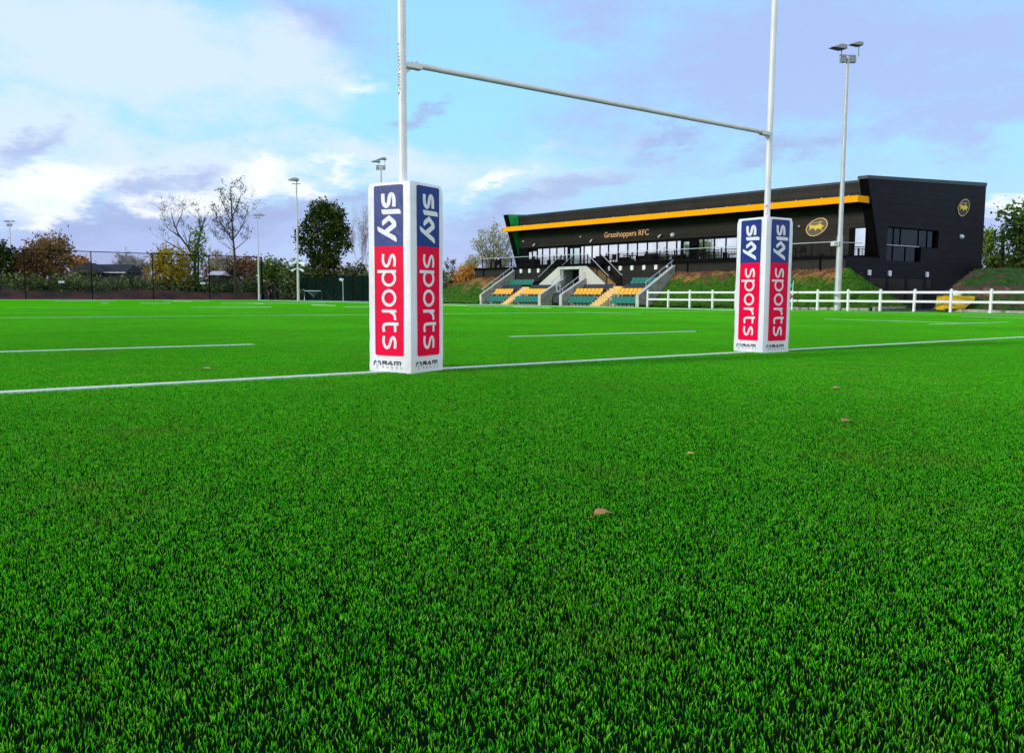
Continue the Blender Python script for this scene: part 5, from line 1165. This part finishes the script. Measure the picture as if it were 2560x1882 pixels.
def guided(name, px, Y, guides, label, seed, bark='bark', group=None, mt_leaf=None, nleaf=0, leafsize=.16, L0=2.0, dep=3, step=.8, tw=.0075, r0=.24, droop=.0, ylo=0.0):
    base = at(px, 745, Y); base.z = 0; r_ = thing(name, label, 'tree', tuple(base), group); rr = random.Random(seed); mb = MB(); ends = []
    def twig(p, d, L, rad, k):
        pts = [p]; dd = d.copy()
        for _ in range(3): dd = (dd + Vector((rr.gauss(0, .2), rr.gauss(0, .2), rr.gauss(0, .12) + .05 - droop))).normalized(); pts.append(pts[-1] + dd * L / 3)
        mb.tube(pts, [max(tw, rad * (1 - .5 * i / 3)) for i in range(4)], 3 if k < 2 else 4, False)
        if k <= 1: ends.extend(pts[1:])
        if k == 0: return
        for _ in range(rr.randint(2, 3)):
            a_ = rr.uniform(0, 6.283); side = Vector((math.cos(a_), math.sin(a_), 0)); twig(pts[rr.randint(1, 3)], (dd + side * rr.uniform(.4, 1.0) + Vector((0, 0, .25))).normalized(), L * rr.uniform(.55, .8), rad * .55, k - 1)
    for gi, (pts_px, ra, rb) in enumerate(guides):
        P = []
        dy0 = rr.uniform(-1.5, 1.5) if gi else 0
        for i, (x, y) in enumerate(pts_px):
            t = i / (len(pts_px) - 1); q = at(x, y, Y + dy0 * t); P.append(q)
        if gi == 0: P[0].z = 0
        n = len(P); mb.tube(P, [ra + (rb - ra) * i / (n - 1) for i in range(n)], 7, False)
        tot = sum((P[i + 1] - P[i]).length for i in range(n - 1)); d_ = 0
        for i in range(n - 1):
            seg = P[i + 1] - P[i]; m = max(1, int(seg.length / step))
            for j in range(m):
                t = (j + rr.random()) / m; q = P[i] + seg * t; f = (d_ + seg.length * t) / tot
                if gi == 0 and f < ylo: continue
                a_ = rr.uniform(0, 6.283); side = Vector((math.cos(a_), math.sin(a_), 0))
                twig(q, (seg.normalized() + side * rr.uniform(.5, 1.2) + Vector((0, 0, .2))).normalized(), L0 * rr.uniform(.6, 1.1) * (1.1 - .5 * f), (ra + (rb - ra) * f) * .4, dep)
            d_ += seg.length
    mb.build('trunk', bark, r_)
    if nleaf: es = rr.sample(ends, min(nleaf, len(ends))); V, t = cards([tuple(e) for e in es], leafsize, 4, .2, seed); card_obj('crown', V, t, mt_leaf, r_, base)
    return r_
guided('bare_tree', 588, 128, [([(590, 745), (588, 690), (587, 640), (583, 600), (580, 550), (578, 500), (577, 468)], .24, .05), ([(584, 605), (560, 570), (543, 540), (532, 515)], .10, .03), ([(583, 598), (600, 575), (612, 548), (620, 520)], .10, .03), ([(581, 560), (562, 520), (550, 490)], .09, .03), ([(580, 545), (596, 505), (604, 482)], .09, .03), ([(586, 625), (610, 605), (626, 590)], .07, .02), ([(586, 630), (565, 612), (545, 604)], .06, .02), ([(582, 585), (556, 575), (538, 562)], .06, .02)],
       'tall slim tree with few leaves and clear trunk behind the far fence', 12, group=BG, mt_leaf='leaf_dark', nleaf=380, leafsize=.14, L0=2.3, dep=3, step=.8, ylo=.42)
guided('bare_tree', 490, 130, [([(492, 745), (488, 700), (487, 665), (490, 640), (497, 600), (506, 565), (512, 545)], .34, .05), ([(489, 650), (470, 618), (446, 586), (434, 556), (428, 532)], .20, .04), ([(488, 655), (462, 630), (432, 612), (408, 600)], .15, .03), ([(450, 592), (425, 575), (408, 560)], .10, .03), ([(500, 588), (500, 555), (494, 528)], .11, .03), ([(440, 570), (452, 540), (458, 522)], .08, .03), ([(504, 572), (520, 560), (528, 572)], .07, .02), ([(470, 618), (476, 585), (470, 560)], .09, .03)],
       'broad leafless tree with two leaning limbs wrapped in ivy', 23, group=BG, mt_leaf='leaf_green', nleaf=160, leafsize=.15, L0=2.6, dep=3, step=.8, ylo=.45)
leafy('ivy_clump', 494, 129, [(492, 605, 14, 28), (497, 640, 14, 30), (470, 665, 22, 24)], (496, 600), 'leaf_green', 'green ivy growing up the trunk of the broad leafless tree', 'ivy', n=40, nper=24, size=.24, spread=.4, seed=5)
bare('bare_tree', 905, 150, 495, 'pale leafless tree half hidden behind the left pad', 31, .25, .8, 'twig_grey', 120, 'bark_pale', 6, .25, BG, 0, .15, r_min=.02, wpx=34)
leafy('autumn_tree', 130, 122, [(120, 640, 55, 40), (95, 655, 45, 45), (150, 650, 40, 45), (130, 610, 40, 26), (70, 660, 25, 40), (105, 690, 45, 30)], (130, 640), 'leaf_brown', 'rounded brown and orange autumn tree on the left behind the far fence', n=200, nper=28, size=.26, spread=.55, seed=7, group=BG)
bare('bare_tree', 115, 124, 572, 'thin bare crown rising out of the brown autumn tree', 41, .5, .5, 'leaf_brown', 60, 'bark', 5, .16, BG)
leafy('yellow_tree', 425, 126, [(430, 655, 42, 32), (410, 680, 42, 30), (400, 640, 20, 24), (455, 690, 30, 22), (395, 665, 18, 24)], (425, 660), 'leaf_yellow', 'golden yellow tree in front of the broad leafless tree', n=120, nper=30, size=.24, spread=.45, seed=9, group=BG)
leafy('dark_tree', 5, 118, [(-5, 640, 30, 40), (5, 670, 30, 50)], (0, 640), 'leaf_dark', 'dark green tree cut by the left edge of the photo', n=80, nper=30, size=.26, spread=.5, seed=11, group=BG)
leafy('birch_tree', 38, 120, [(38, 670, 24, 45), (60, 690, 26, 35)], (36, 640), 'leaf_russet', 'brown leaved tree with pale stem between the dark tree and the autumn tree', n=70, nper=26, size=.22, spread=.45, seed=13, group=BG, bark='bark_pale')
leafy('green_bush', 680, 136, [(680, 672, 30, 24), (665, 690, 26, 18), (700, 688, 24, 18)], (680, 690), 'leaf_green', 'round bright green bush just right of the far corner post', 'bush', n=90, nper=28, size=.26, spread=.45, seed=15)
leafy('russet_trees', 590, 140, [(570, 668, 40, 24), (620, 672, 38, 24), (535, 675, 26, 26), (640, 690, 20, 18)], (590, 680), 'leaf_russet', 'reddish brown thicket behind the tall slim tree', 'thicket', n=160, nper=26, size=.26, spread=.55, seed=17)
bare('bare_tree', 560, 138, 615, 'small pale twiggy tree beside the tall slim tree', 51, .3, .8, 'leaf_pale', 150, 'bark_pale', 6, .14, BG, r_min=.02)
for k, (x, yt, sd_) in enumerate(((335, 615, 61), (300, 630, 62), (365, 655, 63))):
    bare('bare_tree', x, 165, yt, ('faint pale bare tree behind the dark shed roof, the tallest', 'faint pale bare tree above the middle of the dark shed roof', 'low bare tree at the right end of the dark shed roof')[k], sd_, .25, .85, 'twig_grey', 200, 'bark_pale', 6, .2, BG, r_min=.03)
leafy('orange_bush', 200, 150, [(200, 655, 18, 10), (190, 662, 16, 10)], (200, 665), 'leaf_orange', 'orange bush showing over the left end of the shed roof', 'bush', n=40, nper=22, size=.25, spread=.4, seed=19)
leafy('brown_thicket', 900, 134, [(890, 690, 34, 26), (860, 700, 30, 26), (920, 700, 20, 30), (740, 685, 34, 22), (770, 690, 30, 24), (880, 720, 50, 22), (740, 720, 50, 22), (810, 725, 60, 20)], (880, 700), 'leaf_scrub', 'dark scrub thicket behind the mesh fence', 'thicket', n=300, nper=28, size=.27, spread=.6, seed=21)
# right of the left pad
bare('bare_tree', 1128, 118, 640, 'thin bare sapling just right of the left pad', 71, .3, .5, 'leaf_brown', 40, 'bark', 6, .12, None, r_min=.014)
leafy('autumn_bush', 1165, 104, [(1165, 685, 18, 24), (1175, 700, 16, 20), (1150, 700, 14, 18)], (1165, 690), 'leaf_orange', 'orange autumn bush at the top of the sunlit bank', 'bush', n=80, nper=26, size=.17, spread=.32, seed=23)
leafy('yellow_bush', 1180, 108, [(1182, 655, 16, 16), (1178, 680, 14, 24)], (1180, 660), 'leaf_pale', 'pale yellow green bush left of the balcony end', 'bush', n=46, nper=20, size=.18, spread=.3, seed=25)
guided('willow_tree', 1235, 112, [([(1240, 745), (1238, 700), (1236, 660), (1234, 620), (1232, 590)], .22, .04)] + [([(1238 + k * 1.5, 700), (1238 + k * 6, 660), (1236 + k * 10, 625), (1236 + k * 11, y)], .10, .03) for k, y in ((-4, 612), (-3, 600), (-2, 592), (-1, 586), (1, 588), (2, 594), (3, 604), (4, 622))],
       'pale yellow green tree with many upright branches behind the balcony end', 81, bark='bark_pale', mt_leaf='leaf_pale', nleaf=900, leafsize=.14, L0=1.7, dep=2, step=.45, ylo=.2)
leafy('dark_thicket', 1128, 112, [(1125, 718, 16, 18), (1145, 722, 14, 16)], (1128, 720), 'leaf_scrub', 'dark low thicket between the left pad and the sunlit bank', 'thicket', n=50, nper=26, size=.25, spread=.5, seed=27)
# right of the clubhouse
leafy('oak_tree', 2560, 70, [(2555, 560, 52, 45), (2530, 540, 34, 30), (2590, 590, 70, 60), (2540, 620, 44, 40), (2520, 590, 24, 26), (2600, 520, 50, 40), (2570, 650, 50, 30)], (2560, 590), 'leaf_green', 'large leafy tree cut by the right edge beyond the mound', n=130, nper=22, size=.20, spread=.36, seed=29, trunk_r=.3, z0=2.4, limbs=14)
leafy('small_tree', 2478, 84, [(2472, 600, 22, 24), (2460, 625, 16, 20), (2490, 660, 26, 16), (2500, 640, 16, 16), (2462, 650, 12, 14)], (2475, 620), 'leaf_green', 'smaller tree with open crown next to the clubhouse corner', n=80, nper=20, size=.20, spread=.34, seed=33, z0=2.4, limbs=9, trunk_r=.12)
leafy('dark_bush', 2520, 66, [(2510, 678, 30, 14), (2545, 676, 30, 18), (2475, 684, 20, 8)], (2520, 680), 'leaf_dark', 'dark bush on top of the mound under the large tree', 'bush', n=90, nper=24, size=.16, spread=.28, seed=35, z0=2.4)
for k, (x, y, h_) in enumerate(((-58, 66, 11), (-64, 73, 9))):
    b_ = Vector((x, y, 0)); r_ = thing('reflected_tree', ('larger', 'smaller')[k] + ' tree seen only as a reflection in the balcony glazing', 'tree', tuple(b_)); g_ = np.random.default_rng(90 + k)
    cs = in_blobs([(x, y, h_ * .62, 3.4, 3.4, h_ * .36)], 110, 90 + k); V, t = cards(cs, .3, 20, .5, 91 + k); card_obj('crown', V, t, 'leaf_green', r_, b_); mb = MB(); mb.tube([b_, b_ + Vector((.2, 0, h_ * .8))], [.3, .1], 8)
    for q in range(8): c = Vector(cs[q]); mb.tube([b_ + Vector((.1, 0, h_ * .4)), c], [.1, .03], 5)
    mb.build('trunk', 'bark', r_)
mb = MB(); b_ = at(2506, 680, 72); t_ = at(2508, 575, 72); mb.tube([b_ - Vector((0, 0, .6)), t_], [.17, .14], 8); tag(mb.build('utility_pole', 'bark', None, tuple(b_)), 'dark bare wooden pole in front of the trees at the right', 'pole')

# ------------------------------------------------------------------ far bank, undergrowth, sheds
def h_far(g_, n_):
    f = max(0, min(1, (n_ - 119.2) / 1.8)); return -.06 + f * (1.30 + .15 * math.sin(g_ * .3))
m_ = mat('earth_red', (0.085, 0.032, 0.02), .95, .3, .5, c2=(.03, .018, .012), coord='World', bump=.6)
o = heightfield('earth_bank', PF, -20, 42, 160, 119.2, 126, 16, h_far, 'earth_red', lambda x, y, z: 0, 'reddish brown earth bank beyond the far end of the pitch')
g = np.random.default_rng(5); cs = []
for k in range(900):
    gg_ = g.uniform(-16, 44); nn_ = g.uniform(121.5, 127); b_ = PF((gg_, nn_, 0)); hz = 1.1 + abs(g.normal(0, .75)) + .9 * (math.sin(gg_ * .8) * .5 + .5) * g.random(); cs.append((b_.x, b_.y, min(hz, 3.6)))
V, t = cards(cs, .24, 22, .38, 6); o = card_obj('undergrowth', V, t, 'leaf_scrub', None, (0, 0, 0)); tag(o, 'dark low undergrowth on the earth bank beyond the far fence', 'undergrowth', kind='stuff')
g = np.random.default_rng(8); cs = []
for k in range(500):
    x = g.uniform(-85, 40); y = g.uniform(150, 172); cs.append((x, y, g.uniform(.5, 4.2 + 1.5 * math.sin(x * .13))))
V, t = cards(cs, .45, 26, .9, 9); o = card_obj('distant_wood', V, t, 'leaf_russet', None, (0, 0, 0)); tag(o, 'brownish distant wood line seen between the nearer trees', 'wood', kind='stuff')
for k, (x, h_) in enumerate(((60, .9), (205, 1.0), (290, 1.3), (350, 1.3))):
    yb = 722; b_ = at(x + 52 if k == 0 else x + 30 if k == 1 else x, yb, 119 + k * 1.5); mb = MB(); mb.tube([b_ - Vector((0, 0, .3)), b_ + Vector((.03, 0, h_))], .06, 6)
    tag(mb.build('marker_stake', 'stake', None, tuple(b_)), 'pale stake standing in the undergrowth, the %s from the left' % ORD[k], 'stake', 'pale stakes in the undergrowth')
hx = lambda px, Y: at(px, 745, Y).x
def shed(name, x0, x1, Y, zb, ze, zr, mr, mw, label, dep=6, apex=None):
    X0, X1 = hx(x0, Y), hx(x1, Y); r_ = thing(name, label, 'building', ((X0 + X1) / 2, Y, 0)); mb = MB(); mb.box(X0 + .3, X1 - .3, Y, Y + dep, 0, ze); mb.build('wall', mw, r_)
    mb = MB(); mb.add([(X0, Y - .4, ze), (X1, Y - .4, ze), (X1, Y + dep / 2, zr), (X0, Y + dep / 2, zr), (X0, Y + dep + .4, ze), (X1, Y + dep + .4, ze)], [(0, 1, 2, 3), (3, 2, 5, 4), (0, 3, 4), (1, 5, 2), (0, 4, 5, 1)]); mb.build('roof', mr, r_); return r_, X0, X1
Yb = 140; ze, zr = at(250, 681, Yb).z, at(250, 661, Yb + 3).z
r_, X0, X1 = shed('long_shed', 178, 319, Yb, 0, ze, zr, 'timber_roof', 'shed_wall', 'long low building with dark pitched roof behind the far fence')
mb = MB(); mb.box(X0 + 3, X1, Yb - .46, Yb - .41, ze - .1, ze + .06); mb.build('gutter', 'shed_white', r_)
mb = MB(); xc = hx(228, Yb); mb.add([(xc - 2.6, Yb - 1.2, ze - .1), (xc + 2.6, Yb - 1.2, ze - .1), (xc, Yb - 1.2, zr + .15), (xc - 2.6, Yb + 2, ze - .1), (xc + 2.6, Yb + 2, ze - .1), (xc, Yb + 2, zr + .15)], [(0, 1, 2), (0, 2, 5, 3), (1, 4, 5, 2)]); mb.build('gable', 'timber_roof', r_)
r_, X0, X1 = shed('white_shed', 521, 555, 133, 0, at(540, 688, 133).z, at(540, 677, 133).z, 'shed_white', 'shed_wall', 'small shed with white flat roof behind the tall slim tree', 4)
r_, X0, X1 = shed('dark_shed', 556, 572, 136, 0, at(560, 684, 136).z, at(560, 674, 136).z, 'timber_roof', 'shed_wall', 'small dark shed next to the white roofed shed', 4)
for k, (x0, x1, y0, y1, mt_, lb) in enumerate(((640, 652, 686, 697, 'plastic_wrap', 'leftmost pink wrapped bale by the far corner'), (658, 684, 685, 696, 'plastic_wrap', 'long pink and white wrapped bale stack above the mesh fence'), (684, 700, 684, 696, 'shed_white', 'white crate between the wrapped bales and the red bricks'), (707, 742, 686, 696, 'brick_red', 'red brick pallet stack behind the second mast'))):
    Y = 138; A_, B_ = at(x0, y1, Y), at(x1, y0, Y); mb = MB(); mb.box(A_.x, B_.x, Y, Y + 1.5, A_.z - .6, B_.z); o = mb.build('wrapped_bale' if 'bale' in lb else 'crate' if 'crate' in lb else 'brick_stack', mt_, None, (A_.x, Y, 0)); tag(o, lb, 'bale' if 'bale' in lb else 'crate' if 'crate' in lb else 'bricks'); shade_bevel(o, .12, 3)
for k, (x, y, h_) in enumerate(((1137, 716, 26), (1122, 722, 14))):
    Y = 96; b_ = at(x, y, Y); mb = MB(); mb.tube([b_, b_ + Vector((0, 0, h_ * Y / F_PX))], .07, 6); mb.tube([b_ + Vector((0, 0, h_ * Y / F_PX)), b_ + Vector((-.35, 0, h_ * Y / F_PX + .02))], .08, 6); tag(mb.build('red_post', 'brick_red', None, tuple(b_)), ('taller' if k == 0 else 'shorter') + ' red post with pale cap at the crest of the sunlit bank', 'post')
